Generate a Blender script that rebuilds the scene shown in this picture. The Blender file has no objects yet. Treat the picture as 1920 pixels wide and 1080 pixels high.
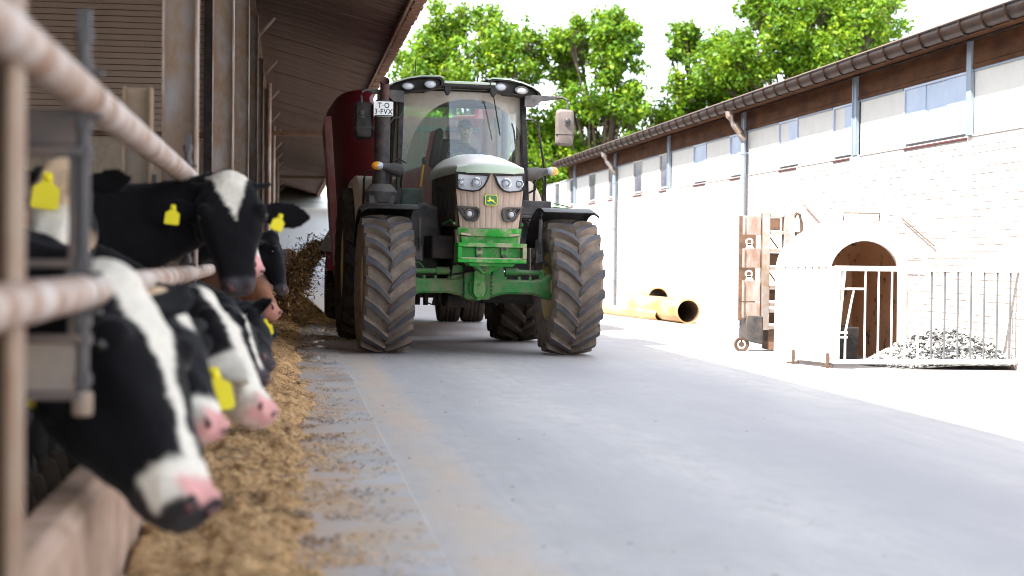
import bpy, bmesh, math, random
from mathutils import Vector, Matrix, noise
R_ = math.radians
random.seed(7)
sc = bpy.context.scene
COL = sc.collection

# ------------------------------------------------------------------ camera
cam = bpy.data.cameras.new('camera'); camo = bpy.data.objects.new('camera', cam); COL.objects.link(camo)
rv = Vector((0.9905542306, -0.1367212297, 0.0104700307)); uv = Vector((-0.0078678317, 0.0195594321, 0.9997777382)); fv = Vector((0.1368956297, 0.9904164447, -0.0182989786))
camo.matrix_world = Matrix(((rv.x, uv.x, -fv.x, 0), (rv.y, uv.y, -fv.y, 0), (rv.z, uv.z, -fv.z, 1.0), (0, 0, 0, 1)))
cam.sensor_width = 36; cam.lens = 3043/1920*36; cam.clip_start = .05; cam.clip_end = 2000
cam.dof.use_dof = True; cam.dof.focus_distance = 16.6; cam.dof.aperture_fstop = 2.0
sc.camera = camo
sc.view_settings.view_transform = 'Standard'; sc.view_settings.look = 'None'; sc.view_settings.gamma = 1
sc.view_settings.use_curve_mapping = False
sc.cycles.filter_width = 1.0
sc.view_settings.exposure = 2.85

# ------------------------------------------------------------------ sky and sun
SUN_DIR = Vector((2.65, 1.5, -4.25)).normalized()
elev = math.asin(-SUN_DIR.z); rot = math.atan2(-SUN_DIR.x, -SUN_DIR.y)
w = bpy.data.worlds.new('World'); sc.world = w; w.use_nodes = True
nt = w.node_tree; nt.nodes.clear()
wo = nt.nodes.new('ShaderNodeOutputWorld'); bg = nt.nodes.new('ShaderNodeBackground'); bg.inputs[1].default_value = .15
sky = nt.nodes.new('ShaderNodeTexSky'); sky.sky_type = 'NISHITA'; sky.sun_disc = False
sky.sun_elevation = elev; sky.sun_rotation = rot % (2*math.pi); sky.air_density = 1.0; sky.dust_density = 1.5
tc = nt.nodes.new('ShaderNodeTexCoord'); mp = nt.nodes.new('ShaderNodeMapping'); mp.inputs['Scale'].default_value = (1, 1, 3.2)
nz = nt.nodes.new('ShaderNodeTexNoise'); nz.inputs['Scale'].default_value = 2.2; nz.inputs['Detail'].default_value = 7; nz.inputs['Roughness'].default_value = .55
cr = nt.nodes.new('ShaderNodeValToRGB'); cr.color_ramp.elements[0].position = .3; cr.color_ramp.elements[0].color = (.45, .45, .45, 1); cr.color_ramp.elements[1].position = .62; cr.color_ramp.elements[1].color = (.95, .95, .95, 1)
mx = nt.nodes.new('ShaderNodeMix'); mx.data_type = 'RGBA'; mx.inputs['B'].default_value = (2.5, 2.62, 2.7, 1)
L = nt.links.new
L(tc.outputs['Generated'], mp.inputs[0]); L(mp.outputs[0], nz.inputs['Vector']); L(nz.outputs['Fac'], cr.inputs[0]); L(cr.outputs[0], mx.inputs['Factor'])
L(sky.outputs[0], mx.inputs['A']); L(mx.outputs['Result'], bg.inputs[0]); L(bg.outputs[0], wo.inputs[0])
sl = bpy.data.lights.new('sun', 'SUN'); sl.energy = 2.5; sl.angle = R_(.55); sl.color = (1, .95, .87)
so = bpy.data.objects.new('sun', sl); COL.objects.link(so); so.rotation_euler = SUN_DIR.to_track_quat('-Z', 'Y').to_euler(); so.location = (-20, -10, 30)

# ------------------------------------------------------------------ mesh helpers
class MB:
    def __init__(s): s.v = []; s.f = []; s.m = []
    def add(s, vs, fs, mi=0):
        b = len(s.v); s.v += [tuple(v) for v in vs]
        for f in fs: s.f.append(tuple(i+b for i in f)); s.m.append(mi)
        return s
    def box(s, x0, x1, y0, y1, z0, z1, mi=0):
        return s.add([(x0,y0,z0),(x1,y0,z0),(x1,y1,z0),(x0,y1,z0),(x0,y0,z1),(x1,y0,z1),(x1,y1,z1),(x0,y1,z1)],
                     [(3,2,1,0),(4,5,6,7),(0,1,5,4),(1,2,6,5),(2,3,7,6),(3,0,4,7)], mi)
    def bar(s, a, b, w, h, mi=0, up=(0,0,1)):
        a = Vector(a); b = Vector(b); d = (b-a).normalized(); up = Vector(up)
        if abs(d.dot(up)) > .98: up = Vector((0,1,0))
        x = d.cross(up).normalized(); y = x.cross(d)
        vs = [p + x*i*w/2 + y*j*h/2 for p in (a, b) for i, j in ((-1,-1),(1,-1),(1,1),(-1,1))]
        return s.add(vs, [(3,2,1,0),(4,5,6,7),(0,1,5,4),(1,2,6,5),(2,3,7,6),(3,0,4,7)], mi)
    def loft(s, rings, mi=0, caps=True, closed=True):
        n = len(rings[0]); vs = [p for r in rings for p in r]; fs = []
        for i in range(len(rings)-1):
            for j in range(n if closed else n-1):
                k = (j+1) % n; fs.append((i*n+j, i*n+k, (i+1)*n+k, (i+1)*n+j))
        if caps and closed: fs.append(tuple(range(n))[::-1]); fs.append(tuple(range((len(rings)-1)*n, len(rings)*n)))
        return s.add(vs, fs, mi)
    def tube(s, pts, r, n=10, mi=0, caps=True):
        pts = [Vector(p) for p in pts]; rings = []
        up = Vector((0,0,1))
        for i, p in enumerate(pts):
            d = ((pts[min(i+1, len(pts)-1)] - pts[max(i-1, 0)])).normalized()
            ref = Vector((0,1,0)) if abs(d.z) > .9 else up
            x = d.cross(ref).normalized(); y = x.cross(d); rr = r[i] if isinstance(r, (list, tuple)) else r
            rings.append([p + x*rr*math.cos(2*math.pi*k/n) + y*rr*math.sin(2*math.pi*k/n) for k in range(n)])
        return s.loft(rings, mi, caps)
    def lathe(s, prof, o, axis='x', n=32, mi=0, caps=False):   # prof: (h along axis, r)
        rings = []
        for h, r in prof:
            ring = []
            for k in range(n):
                a = 2*math.pi*k/n; c, d = r*math.cos(a), r*math.sin(a)
                ring.append((o[0]+h, o[1]+c, o[2]+d) if axis == 'x' else (o[0]+d, o[1]+h, o[2]+c) if axis == 'y' else (o[0]+c, o[1]+d, o[2]+h))
            rings.append(ring)
        return s.loft(rings, mi, caps)
    def prism(s, poly, a, b, plane='xz', mi=0):               # poly in plane, extruded a..b along the third axis
        def P(u, v, t): return (u, t, v) if plane == 'xz' else (u, v, t) if plane == 'xy' else (t, u, v)
        return s.loft([[P(u, v, a) for u, v in poly], [P(u, v, b) for u, v in poly]], mi)
    def ball(s, c, r, n=12, mi=0):
        r = r if isinstance(r, (list, tuple)) else (r, r, r); rings = []
        for i in range(1, n):
            t = math.pi*i/n; rings.append([(c[0]+r[0]*math.sin(t)*math.cos(2*math.pi*k/(n*2)), c[1]+r[1]*math.sin(t)*math.sin(2*math.pi*k/(n*2)), c[2]+r[2]*math.cos(t)) for k in range(n*2)])
        return s.loft(rings, mi)
    def build(s, name, mats=None, parent=None, bevel=0, seg=2, ang=35, recalc=True, loc=None):
        me = bpy.data.meshes.new(name); me.from_pydata(s.v, [], s.f)
        if mats is not None:
            for m in (mats if isinstance(mats, (list, tuple)) else [mats]): me.materials.append(m)
            if any(s.m): me.polygons.foreach_set('material_index', s.m)
        if recalc:
            bm = bmesh.new(); bm.from_mesh(me); bmesh.ops.recalc_face_normals(bm, faces=bm.faces); bm.to_mesh(me); bm.free()
        me.polygons.foreach_set('use_smooth', [True]*len(me.polygons)); me.set_sharp_from_angle(angle=R_(ang)); me.update()
        o = bpy.data.objects.new(name, me); COL.objects.link(o)
        if parent: o.parent = parent
        if loc: o.location = loc
        if bevel:
            b = o.modifiers.new('bevel', 'BEVEL'); b.width = bevel; b.segments = seg; b.limit_method = 'ANGLE'; b.angle_limit = R_(40)
        return o

def share(name, me, parent, loc=(0,0,0), rotz=0):
    o = bpy.data.objects.new(name, me); COL.objects.link(o); o.parent = parent; o.location = loc; o.rotation_euler = (0,0,rotz); return o
def tag(o, label=None, cat=None, group=None, kind=None):
    if label: o['label'] = label
    if cat: o['category'] = cat
    if group: o['group'] = group
    if kind: o['kind'] = kind
    return o
def empty(name, label, cat, loc=(0,0,0), group=None):
    o = bpy.data.objects.new(name, None); COL.objects.link(o); o.location = loc; o.empty_display_size = .2
    return tag(o, label, cat, group)
def fbm(x, y, z=0, o=4):
    s = 0; a = 1
    for i in range(o): s += a*noise.noise((x, y, z)); x *= 2.03; y *= 2.03; z = z*2.03+7.3; a *= .5
    return s

# ------------------------------------------------------------------ materials
def mat(name, col, col2=None, scale=6, rough=.6, metal=0, dirt=None, dscale=3, damt=.5, dsharp=.15, bump=0, bscale=60, up=None, upamt=.6, stretch=(1,1,1), spec=.5, attr=None, coat=0, rough2=None):
    m = bpy.data.materials.new(name); m.use_nodes = True; n = m.node_tree; N = n.nodes.new; Lk = n.links.new
    b = n.nodes['Principled BSDF']; b.inputs['Roughness'].default_value = rough; b.inputs['Metallic'].default_value = metal; b.inputs['Specular IOR Level'].default_value = spec
    b.inputs['Coat Weight'].default_value = coat
    tcn = N('ShaderNodeTexCoord'); mpn = N('ShaderNodeMapping'); mpn.inputs['Scale'].default_value = stretch; Lk(tcn.outputs['Object'], mpn.inputs[0])
    def noi(sc_, det=6, r=.6):
        q = N('ShaderNodeTexNoise'); q.inputs['Scale'].default_value = sc_; q.inputs['Detail'].default_value = det; q.inputs['Roughness'].default_value = r; Lk(mpn.outputs[0], q.inputs['Vector']); return q
    def ramp(src, a, c):
        q = N('ShaderNodeMapRange'); q.inputs['From Min'].default_value = a; q.inputs['From Max'].default_value = c; Lk(src, q.inputs['Value']); return q.outputs[0]
    def mixc(f, a, c):
        q = N('ShaderNodeMix'); q.data_type = 'RGBA'
        if isinstance(f, float): q.inputs['Factor'].default_value = f
        else: Lk(f, q.inputs['Factor'])
        for k, x in (('A', a), ('B', c)):
            if isinstance(x, tuple): q.inputs[k].default_value = (*x, 1)
            else: Lk(x, q.inputs[k])
        return q.outputs['Result']
    if attr:
        b.inputs['Sheen Weight'].default_value = .07; b.inputs['Sheen Roughness'].default_value = .4
        at = N('ShaderNodeAttribute'); at.attribute_name = attr; cur = at.outputs['Color']
        q = N('ShaderNodeMix'); q.data_type = 'RGBA'; q.blend_type = 'MULTIPLY'; q.inputs['Factor'].default_value = 1
        r1 = N('ShaderNodeMapRange'); r1.inputs['To Min'].default_value = .7; r1.inputs['To Max'].default_value = 1.15; Lk(noi(scale).outputs['Fac'], r1.inputs['Value'])
        Lk(cur, q.inputs['A']); Lk(r1.outputs[0], q.inputs['B']); cur = q.outputs['Result']
    else:
        cur = col
        if col2: cur = mixc(ramp(noi(scale).outputs['Fac'], .32, .68), col, col2)
    if dirt:
        dn = noi(dscale, 8, .65); f = ramp(dn.outputs['Fac'], .62-damt*.5-dsharp, .62-damt*.5+dsharp); cur = mixc(f, cur, dirt)
        if rough2 is not None:
            rr = N('ShaderNodeMapRange'); rr.inputs['To Min'].default_value = rough; rr.inputs['To Max'].default_value = rough2; Lk(f, rr.inputs['Value']); Lk(rr.outputs[0], b.inputs['Roughness'])
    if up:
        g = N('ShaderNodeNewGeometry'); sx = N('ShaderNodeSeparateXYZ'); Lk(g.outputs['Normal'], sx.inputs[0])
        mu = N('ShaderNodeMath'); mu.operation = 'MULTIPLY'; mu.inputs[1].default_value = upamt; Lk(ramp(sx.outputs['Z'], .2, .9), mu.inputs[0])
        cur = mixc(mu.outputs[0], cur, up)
    if isinstance(cur, tuple): b.inputs['Base Color'].default_value = (*cur, 1)
    else: Lk(cur, b.inputs['Base Color'])
    if bump:
        bn = N('ShaderNodeBump'); bn.inputs['Strength'].default_value = bump; bn.inputs['Distance'].default_value = .01; Lk(noi(bscale, 5).outputs['Fac'], bn.inputs['Height']); Lk(bn.outputs[0], b.inputs['Normal'])
    return m
DUST = (.40, .31, .23)
M = {}
M['green'] = mat('green_paint', (.003,.22,.012), (.004,.27,.016), 4, .4, dirt=DUST, dscale=5, damt=.06, dsharp=.1, spec=.3)
M['axle_green'] = mat('dusty_green_paint', (.003,.17,.022), (.006,.21,.03), 4, .45, dirt=(.20,.18,.11), dscale=4.5, damt=.10, dsharp=.16, up=(.30,.27,.2), upamt=.4, bump=.15, spec=.3)
M['hood'] = mat('dusty_skywhite_hood_paint', (.30,.50,.33), (.36,.53,.38), 3, .4, dirt=(.46,.47,.40), dscale=3, damt=.4, dsharp=.25, up=(.74,.69,.66), upamt=.97)  # upward faces near white: sky brightness painted over the dusty green
M['grille'] = mat('dusty_grille', (.40,.30,.24), (.45,.345,.28), 5, .9, spec=.15)
M['black'] = mat('black_plastic', (.006,.006,.008), (.010,.009,.010), 10, .45, dirt=(.05,.04,.035), dscale=7, damt=.15, up=(.09,.075,.065), upamt=.22, spec=.2)
M['dark'] = mat('dark_machinery', (.008,.009,.013), (.015,.015,.018), 6, .6, spec=.2, dirt=(.055,.042,.034), dscale=5, damt=.25, bump=.2, bscale=30)
M['darkgrey'] = mat('dark_grey_paint', (.020,.022,.028), (.032,.034,.042), 5, .5, spec=.3, dirt=(.10,.085,.075), dscale=6, damt=.25, up=(.16,.14,.12), upamt=.45)
M['sidegrill'] = mat('brown_dusty_side', (.022,.016,.013), (.04,.03,.024), 12, .8, spec=.2, dirt=(.09,.068,.05), dscale=9, damt=.25, bump=.3, bscale=120)
M['tyre'] = mat('dusty_rubber', (.120,.098,.083), (.06,.050,.044), 7, .95, spec=.15, dirt=(.24,.19,.155), dscale=7, damt=.38, dsharp=.2, bump=.5, bscale=45)
M['lug'] = mat('worn_lug_rubber', (.044,.047,.060), (.062,.063,.074), 14, .6, spec=.3, dirt=(.10,.08,.068), dscale=9, damt=.06, bump=.2, bscale=80)
M['rubber'] = mat('dark_rubber', (.018,.015,.014), (.028,.023,.02), 8, .9, spec=.15, dirt=(.06,.045,.034), dscale=10, damt=.3, bump=.3, bscale=60)
M['yellow'] = mat('yellow_rim', (.62,.42,.02), (.55,.36,.02), 6, .45, dirt=DUST, dscale=6, damt=.3)
M['tagy'] = mat('yellow_tag', (.80,.66,.01), None, rough=.45, spec=.3)
M['beige'] = mat('dusty_fender', (.46,.355,.26), (.40,.31,.225), 3, .6)
M['chrome'] = mat('lamp_reflector', (.82,.83,.85), None, rough=.12, metal=1)
M['lens'] = mat('clear_lens', (.46,.47,.50), (.38,.39,.42), 30, .15, spec=.6, coat=.4)
M['amber'] = mat('amber_lens', (.85,.28,.01), (.9,.36,.02), 30, .2, spec=.8, coat=.5)
M['white'] = mat('white_paint', (.78,.77,.75), (.72,.70,.68), 4, .5)
M['plate'] = mat('plate_white', (.80,.80,.80), None, rough=.4)
M['ink'] = mat('ink_black', (.012,.012,.014), None, rough=.5)
M['stack'] = mat('exhaust_black', (.013,.012,.013), (.024,.021,.02), 7, .55, spec=.3, dirt=(.07,.05,.042), dscale=10, damt=.2)
M['rustpipe'] = mat('rusty_exhaust', (.05,.014,.012), (.03,.010,.010), 12, .7, dirt=(.09,.035,.025), dscale=20, damt=.3)
M['emb_g'] = mat('emblem_green', (.005,.13,.03), None, rough=.3)
M['emb_y'] = mat('emblem_yellow', (.85,.72,.02), None, rough=.3)
M['red'] = mat('red_wagon_paint', (.20,.004,.014), (.15,.003,.01), 3, .45, spec=.2, dirt=(.05,.018,.015), dscale=2.2, damt=.3, dsharp=.2, stretch=(1,1,.35))
M['wdirt'] = mat('dusty_wagon_edge', (.12,.08,.065), (.17,.11,.085), 5, .8, spec=.2, dirt=(.12,.015,.016), dscale=4, damt=.35, stretch=(1,1,.3))
M['steel'] = mat('galvanised_steel', (.46,.47,.49), (.38,.385,.40), 8, .45, .6, dirt=(.36,.25,.17), dscale=6, damt=.25)
M['greysteel'] = mat('worn_grey_steel', (.21,.20,.19), (.15,.14,.13), 6, .5, .5, dirt=(.2,.14,.10), dscale=5, damt=.3)
M['column'] = mat('rusted_blue_column', (.34,.345,.36), (.25,.255,.275), 3.5, .6, .1, dirt=(.24,.15,.09), dscale=4.2, damt=.34, dsharp=.16, stretch=(1,1,.55), rough2=.85, bump=.3, bscale=50)
M['flange'] = mat('flange_edge', (.50,.45,.43), (.36,.29,.25), 9, .5, .4, dirt=(.22,.12,.07), dscale=7, damt=.25, stretch=(1,1,.3))
M['post'] = mat('brown_stained_steel', (.34,.23,.15), (.26,.175,.115), 5, .65, .1, dirt=(.19,.15,.125), dscale=4, damt=.3, bump=.25)
M['postflange'] = mat('tan_flange_edge', (.32,.235,.165), (.25,.18,.12), 9, .6, .1, dirt=(.22,.12,.07), dscale=7, damt=.25)
M['shadecol'] = mat('rusted_column_painted_shade', (.045,.034,.028), (.07,.052,.042), 5, .8, spec=.2, dirt=(.10,.06,.04), dscale=4, damt=.3)  # rusted steel darkened so the near column's shade is in its colour
M['diff'] = mat('deep_green_casting', (.002,.15,.014), (.004,.19,.02), 5, .5, spec=.3, dirt=(.17,.14,.09), dscale=6, damt=.1, up=(.30,.26,.18), upamt=.7, bump=.2)
M['bracket'] = mat('rusty_bracket', (.16,.105,.075), (.10,.07,.055), 7, .75, dirt=(.07,.06,.06), dscale=6, damt=.3)
M['dustymirror'] = mat('dusty_mirror_shell', (.20,.165,.15), (.13,.11,.10), 7, .7, spec=.2)
M['fencebar'] = mat('grey_fence_bar', (.11,.115,.125), (.085,.088,.095), 6, .6)  # right-hand bars, darker grey than the white ones
M['rail'] = mat('worn_pink_rail', (.62,.56,.53), (.52,.44,.40), 5, .4, .2, dirt=(.28,.16,.10), dscale=6, damt=.30, dsharp=.16, rough2=.65, bump=.1)
M['bolt'] = mat('dark_bolt', (.045,.042,.047), (.075,.066,.064), 10, .5, .3)
M['rust'] = mat('rust', (.07,.04,.028), (.11,.065,.045), 10, .8, bump=.3)
M['soffit'] = mat('soffit_board', (.21,.148,.12), (.165,.112,.09), 3, .9, spec=.15, dirt=(.09,.055,.04), dscale=3, damt=.25, stretch=(.5,3.5,1), bump=.3, bscale=25)
M['tile'] = mat('roof_tile_edge', (.27,.14,.075), (.20,.095,.05), 7, .85, dirt=(.10,.06,.04), dscale=5, damt=.3, bump=.4, bscale=40)
M['wood'] = mat('brown_wood', (.20,.11,.065), (.26,.15,.09), 4, .8, dirt=(.09,.055,.04), dscale=4, damt=.25, stretch=(1,1,3), bump=.3)
M['clad'] = mat('brown_cladding', (.42,.315,.25), (.36,.265,.205), 1.2, .85)
M['plaster'] = mat('rough_plaster', (.52,.42,.32), (.42,.33,.25), 12, .9, bump=.9, bscale=60)
M['pinkconc'] = mat('pinkish_concrete', (.54,.37,.29), (.44,.30,.23), 4, .8, dirt=(.27,.17,.11), dscale=5, damt=.3, bump=.4)
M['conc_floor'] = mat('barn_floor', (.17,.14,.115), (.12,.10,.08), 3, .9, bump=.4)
M['roof'] = mat('roof_sheet', (.22,.15,.12), (.28,.20,.16), 3, .8, bump=.2)
M['brick'] = mat('pale_brick', (.42,.335,.30), (.48,.395,.36), 3.5, .85, dirt=(.52,.46,.43), dscale=9, damt=.3, bump=.3, bscale=70)
M['mortar'] = mat('mortar', (.52,.48,.45), (.46,.43,.40), 12, .9, bump=.4)
M['panel'] = mat('cream_wall_panel', (.60,.585,.53), (.55,.53,.48), 4, .6)
M['bluepan'] = mat('blue_grey_window', (.30,.38,.52), (.26,.34,.48), 2, .3, dirt=(.40,.46,.57), dscale=1.5, damt=.3)
M['darkwin'] = mat('dark_grey_window', (.035,.038,.066), (.06,.063,.095), 6, .25, dirt=(.12,.118,.15), dscale=8, damt=.25)
M['bluesteel'] = mat('blue_steel_post', (.21,.26,.32), (.26,.31,.37), 4, .5, .2)
M['sill'] = mat('red_sill', (.085,.016,.022), (.06,.012,.016), 10, .7)
M['fascia'] = mat('rusty_fascia', (.062,.024,.011), (.042,.017,.009), 4, .85, spec=.15, dirt=(.11,.05,.022), dscale=5, damt=.25, stretch=(1,.4,1), bump=.3)
M['gutter'] = mat('brown_gutter', (.018,.011,.009), (.013,.008,.007), 8, .5, spec=.2, dirt=(.035,.019,.012), dscale=6, damt=.25)
M['pvc'] = mat('yellow_brown_pipe', (.68,.52,.26), (.58,.40,.16), 5, .5, dirt=(.35,.18,.05), dscale=4, damt=.25, stretch=(1,.5,1))
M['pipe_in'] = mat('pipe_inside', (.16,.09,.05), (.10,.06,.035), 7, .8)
M['hutch'] = mat('white_fibreglass', (.76,.74,.70), (.68,.64,.59), 3, .45, dirt=(.42,.31,.22), dscale=4, damt=.12, dsharp=.08)
M['hutch_in'] = mat('soiled_sunglow_hutch_inside', (.58,.33,.18), (.50,.27,.14), 3, .6, dirt=(.07,.05,.04), dscale=6, damt=.02, dsharp=.03)  # orange glow of sun through the shell put into the base colour
M['bark'] = mat('bark', (.09,.065,.045), (.06,.045,.033), 8, .9, bump=.6, bscale=20)
M['skin'] = mat('skin', (.24,.115,.075), None, rough=.5)
M['cloth'] = mat('navy_clothing', (.03,.045,.085), (.045,.06,.10), 12, .85)
M['seat'] = mat('black_seat', (.02,.02,.022), (.03,.03,.03), 10, .7)
M['eye'] = mat('cow_eye', (.008,.006,.006), None, rough=.08)
M['nostril'] = mat('nostril', (.10,.03,.032), None, rough=.4)
M['horn'] = mat('grey_horn', (.28,.26,.25), (.2,.185,.18), 20, .5)
M['coat'] = mat('cow_coat', (1,1,1), scale=45, rough=.8, attr='coat', bump=.35, bscale=160, spec=.10)
M['cream'] = mat('far_white_wall', (.72,.74,.78), (.66,.68,.72), .6, .6)
M['stone'] = mat('pale_stone', (.30,.30,.295), (.16,.16,.165), 9, .9, bump=.3)
M['feed_a'] = mat('dry_fodder', (.60,.36,.15), (.68,.44,.21), 30, .9)
M['feed_b'] = mat('brown_fodder', (.24,.115,.04), (.32,.165,.065), 30, .9)
M['feed_c'] = mat('straw_fodder', (.78,.55,.29), (.64,.42,.20), 30, .85)
M['feed_d'] = mat('dark_fodder', (.075,.05,.028), (.12,.08,.045), 30, .9)
M['feed_y'] = mat('golden_fodder', (.55,.36,.11), (.46,.28,.08), 30, .9)
# ------------------------------------------------------------------ special materials
class NT:
    def __init__(s, name):
        s.m = bpy.data.materials.new(name); s.m.use_nodes = True; s.n = s.m.node_tree; s.b = s.n.nodes['Principled BSDF']; s.out = s.n.nodes['Material Output']
        s.tc = s.N('ShaderNodeTexCoord')
    def N(s, t, **k):
        q = s.n.nodes.new(t)
        for a, v in k.items(): setattr(q, a, v)
        return q
    def L(s, a, b): s.n.links.new(a, b)
    def val(s, sock, v):
        if hasattr(v, 'is_linked') or hasattr(v, 'node'): s.L(v, sock)
        else: sock.default_value = v
    def noise(s, sc_, stretch=(1,1,1), det=6, r=.6):
        mpn = s.N('ShaderNodeMapping'); mpn.inputs['Scale'].default_value = stretch; s.L(s.tc.outputs['Object'], mpn.inputs[0])
        q = s.N('ShaderNodeTexNoise'); q.inputs['Scale'].default_value = sc_; q.inputs['Detail'].default_value = det; q.inputs['Roughness'].default_value = r; s.L(mpn.outputs[0], q.inputs['Vector']); return q.outputs['Fac']
    def rng(s, x, a, b, c=0., d=1.):
        q = s.N('ShaderNodeMapRange'); q.inputs[1].default_value = a; q.inputs[2].default_value = b; q.inputs[3].default_value = c; q.inputs[4].default_value = d; s.L(x, q.inputs[0]); return q.outputs[0]
    def math(s, op, a, b=0.):
        q = s.N('ShaderNodeMath', operation=op); s.val(q.inputs[0], a); s.val(q.inputs[1], b); return q.outputs[0]
    def mix(s, f, a, b):
        q = s.N('ShaderNodeMix', data_type='RGBA'); s.val(q.inputs['Factor'], f)
        for k, x in (('A', a), ('B', b)): s.val(q.inputs[k], (*x, 1) if isinstance(x, tuple) else x)
        return q.outputs['Result']
    def xyz(s):
        q = s.N('ShaderNodeSeparateXYZ'); s.L(s.tc.outputs['Object'], q.inputs[0]); return q.outputs
    def bump(s, h, st, d=.01):
        q = s.N('ShaderNodeBump'); q.inputs['Strength'].default_value = st; q.inputs['Distance'].default_value = d; s.L(h, q.inputs['Height']); s.L(q.outputs[0], s.b.inputs['Normal'])
def band(t, x, c, hw, soft):   # 1 inside |x-c|<hw, soft edges
    d = t.math('ABSOLUTE', t.math('SUBTRACT', x, c)); return t.rng(d, hw+soft, hw)

t = NT('road_concrete'); X = t.xyz()
c = t.mix(t.rng(t.noise(.55), .3, .7), (.39,.37,.36), (.49,.468,.455)); c = t.mix(t.rng(t.noise(6, (1,.6,1), 9, .78), .48, .68, 0, .6), c, (.27,.25,.245)); c = t.mix(t.rng(t.noise(1.1, (1,.5,1), 9, .72), .52, .64, 0, .55), c, (.33,.30,.285)); vn = t.N('ShaderNodeTexVoronoi', feature='DISTANCE_TO_EDGE'); vn.inputs['Scale'].default_value = .32; wv = t.N('ShaderNodeVectorMath', operation='ADD'); nn_ = t.N('ShaderNodeTexNoise'); nn_.inputs['Scale'].default_value = 1.6; nn_.inputs['Detail'].default_value = 6; t.L(t.tc.outputs['Object'], nn_.inputs['Vector']); t.L(t.tc.outputs['Object'], wv.inputs[0]); t.L(nn_.outputs['Color'], wv.inputs[1]); t.L(wv.outputs[0], vn.inputs['Vector']); c = t.mix(t.math('MULTIPLY', t.rng(vn.outputs['Distance'], .006, .001), t.rng(t.noise(.7), .5, .6, 0, .65)), c, (.13,.12,.12)); c = t.mix(t.rng(t.noise(2.1, (1,.3,1), 7, .7), .55, .75, 0, .6), c, (.52,.515,.52))
c = t.mix(t.rng(t.noise(1.4, (1,.16,1), 8, .7), .38, .68), c, (.35,.34,.35))
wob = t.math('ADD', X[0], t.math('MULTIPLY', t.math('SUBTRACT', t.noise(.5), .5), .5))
tr = t.math('MULTIPLY', band(t, wob, 3.0, .35, .75), t.rng(t.noise(.8, (1,.25,1)), .3, .65, .40, .85)); c = t.mix(tr, c, (.27,.262,.28))  # tyre-track band, widened and darkened to paint shade along the eave shadow
tr2 = t.math('MULTIPLY', band(t, wob, 1.15, .12, .3), t.rng(t.noise(1.1, (1,.25,1)), .4, .65, 0, .5)); c = t.mix(tr2, c, (.28,.27,.28))
fin = t.math('MULTIPLY', t.rng(t.noise(16, (1,.04,1), 4, .7), .48, .68, 0, .6), t.rng(t.noise(.35), .40, .58)); c = t.mix(fin, c, (.29,.285,.305))
wx = t.math('ADD', X[0], t.math('MULTIPLY', t.math('SUBTRACT', t.noise(1.3), .5), .35))
sand = t.math('MULTIPLY', band(t, wx, .70, .07, .13), t.rng(t.noise(2.2, (1,.4,1), 8, .7), .3, .62, .12, .85)); c = t.mix(sand, c, (.52,.40,.30))
spk = t.rng(t.noise(38, (1,1,1), 3, .5), .70, .74); c = t.mix(t.math('MULTIPLY', spk, .55), c, (.20,.15,.13))
dsh = t.math('MULTIPLY', t.rng(X[1], 14., 24.), t.rng(t.noise(.9, (1,.5,1)), .35, .6, 0, .55)); c = t.mix(dsh, c, (.30,.235,.21))
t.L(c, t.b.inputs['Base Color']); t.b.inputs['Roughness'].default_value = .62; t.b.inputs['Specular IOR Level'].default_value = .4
t.bump(t.noise(70, det=5), .25, .006); M['road'] = t.m

t = NT('feed_lane_concrete'); X = t.xyz()
c = t.mix(t.rng(t.noise(1.1), .3, .7), (.36,.345,.35), (.45,.435,.44))
c = t.mix(t.rng(t.noise(2.4, (.8,1,1), 8, .7), .45, .66), c, (.46,.33,.22))
c = t.mix(t.math('MULTIPLY', t.rng(t.noise(3.2, (.5,1,1), 8, .7), .56, .66), .7), c, (.25,.22,.22))
stn = t.math('MULTIPLY', t.rng(X[0], .34, -.05), t.rng(t.noise(2.0, (1,1,1), 8, .7), .3, .62, .35, 1.)); c = t.mix(t.math('MULTIPLY', stn, .9), c, (.50,.315,.19))
wet = t.rng(t.noise(1.6, (1.6,.55,1), 5, .55), .52, .60); wet = t.math('MULTIPLY', wet, t.rng(X[1], 12, 16))
c = t.mix(t.math('MULTIPLY', wet, .5), c, (.16,.15,.155))
t.L(c, t.b.inputs['Base Color']); t.L(t.rng(wet, 0, 1, .55, .06), t.b.inputs['Roughness']); t.bump(t.noise(60), .2, .006); M['lane'] = t.m

t = NT('feed_bed_fodder'); X = t.xyz()
c = t.mix(t.rng(t.noise(5, (.7,1.2,1), 8, .7), .32, .62), (.32,.175,.07), (.74,.47,.24))
c = t.mix(t.rng(t.noise(30, det=4), .42, .62), c, (.80,.52,.27))
c = t.mix(t.math('MULTIPLY', t.rng(t.noise(3.1, (.8,1.2,1), 8, .7), .55, .66), .85), c, (.085,.055,.032))
c = t.mix(t.math('MULTIPLY', t.rng(t.noise(120, det=3), .55, .7), .6), c, (.14,.085,.045))
t.L(c, t.b.inputs['Base Color']); t.b.inputs['Roughness'].default_value = .92; t.b.inputs['Specular IOR Level'].default_value = .15; t.bump(t.noise(90, det=6, r=.75), 1.0, .02); M['feedbed'] = t.m
t = NT('golden_feed_pile')
c = t.mix(t.rng(t.noise(9, det=8, r=.7), .35, .65), (.24,.15,.05), (.58,.40,.15)); t.L(c, t.b.inputs['Base Color']); t.b.inputs['Roughness'].default_value = .92; t.bump(t.noise(60, det=6, r=.75), 1.0, .03); M['pile'] = t.m

t = NT('ground_yard')
c = t.mix(t.rng(t.noise(.3), .3, .7), (.30,.29,.27), (.38,.365,.34)); t.L(c, t.b.inputs['Base Color']); t.b.inputs['Roughness'].default_value = .9; M['yard'] = t.m

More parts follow.
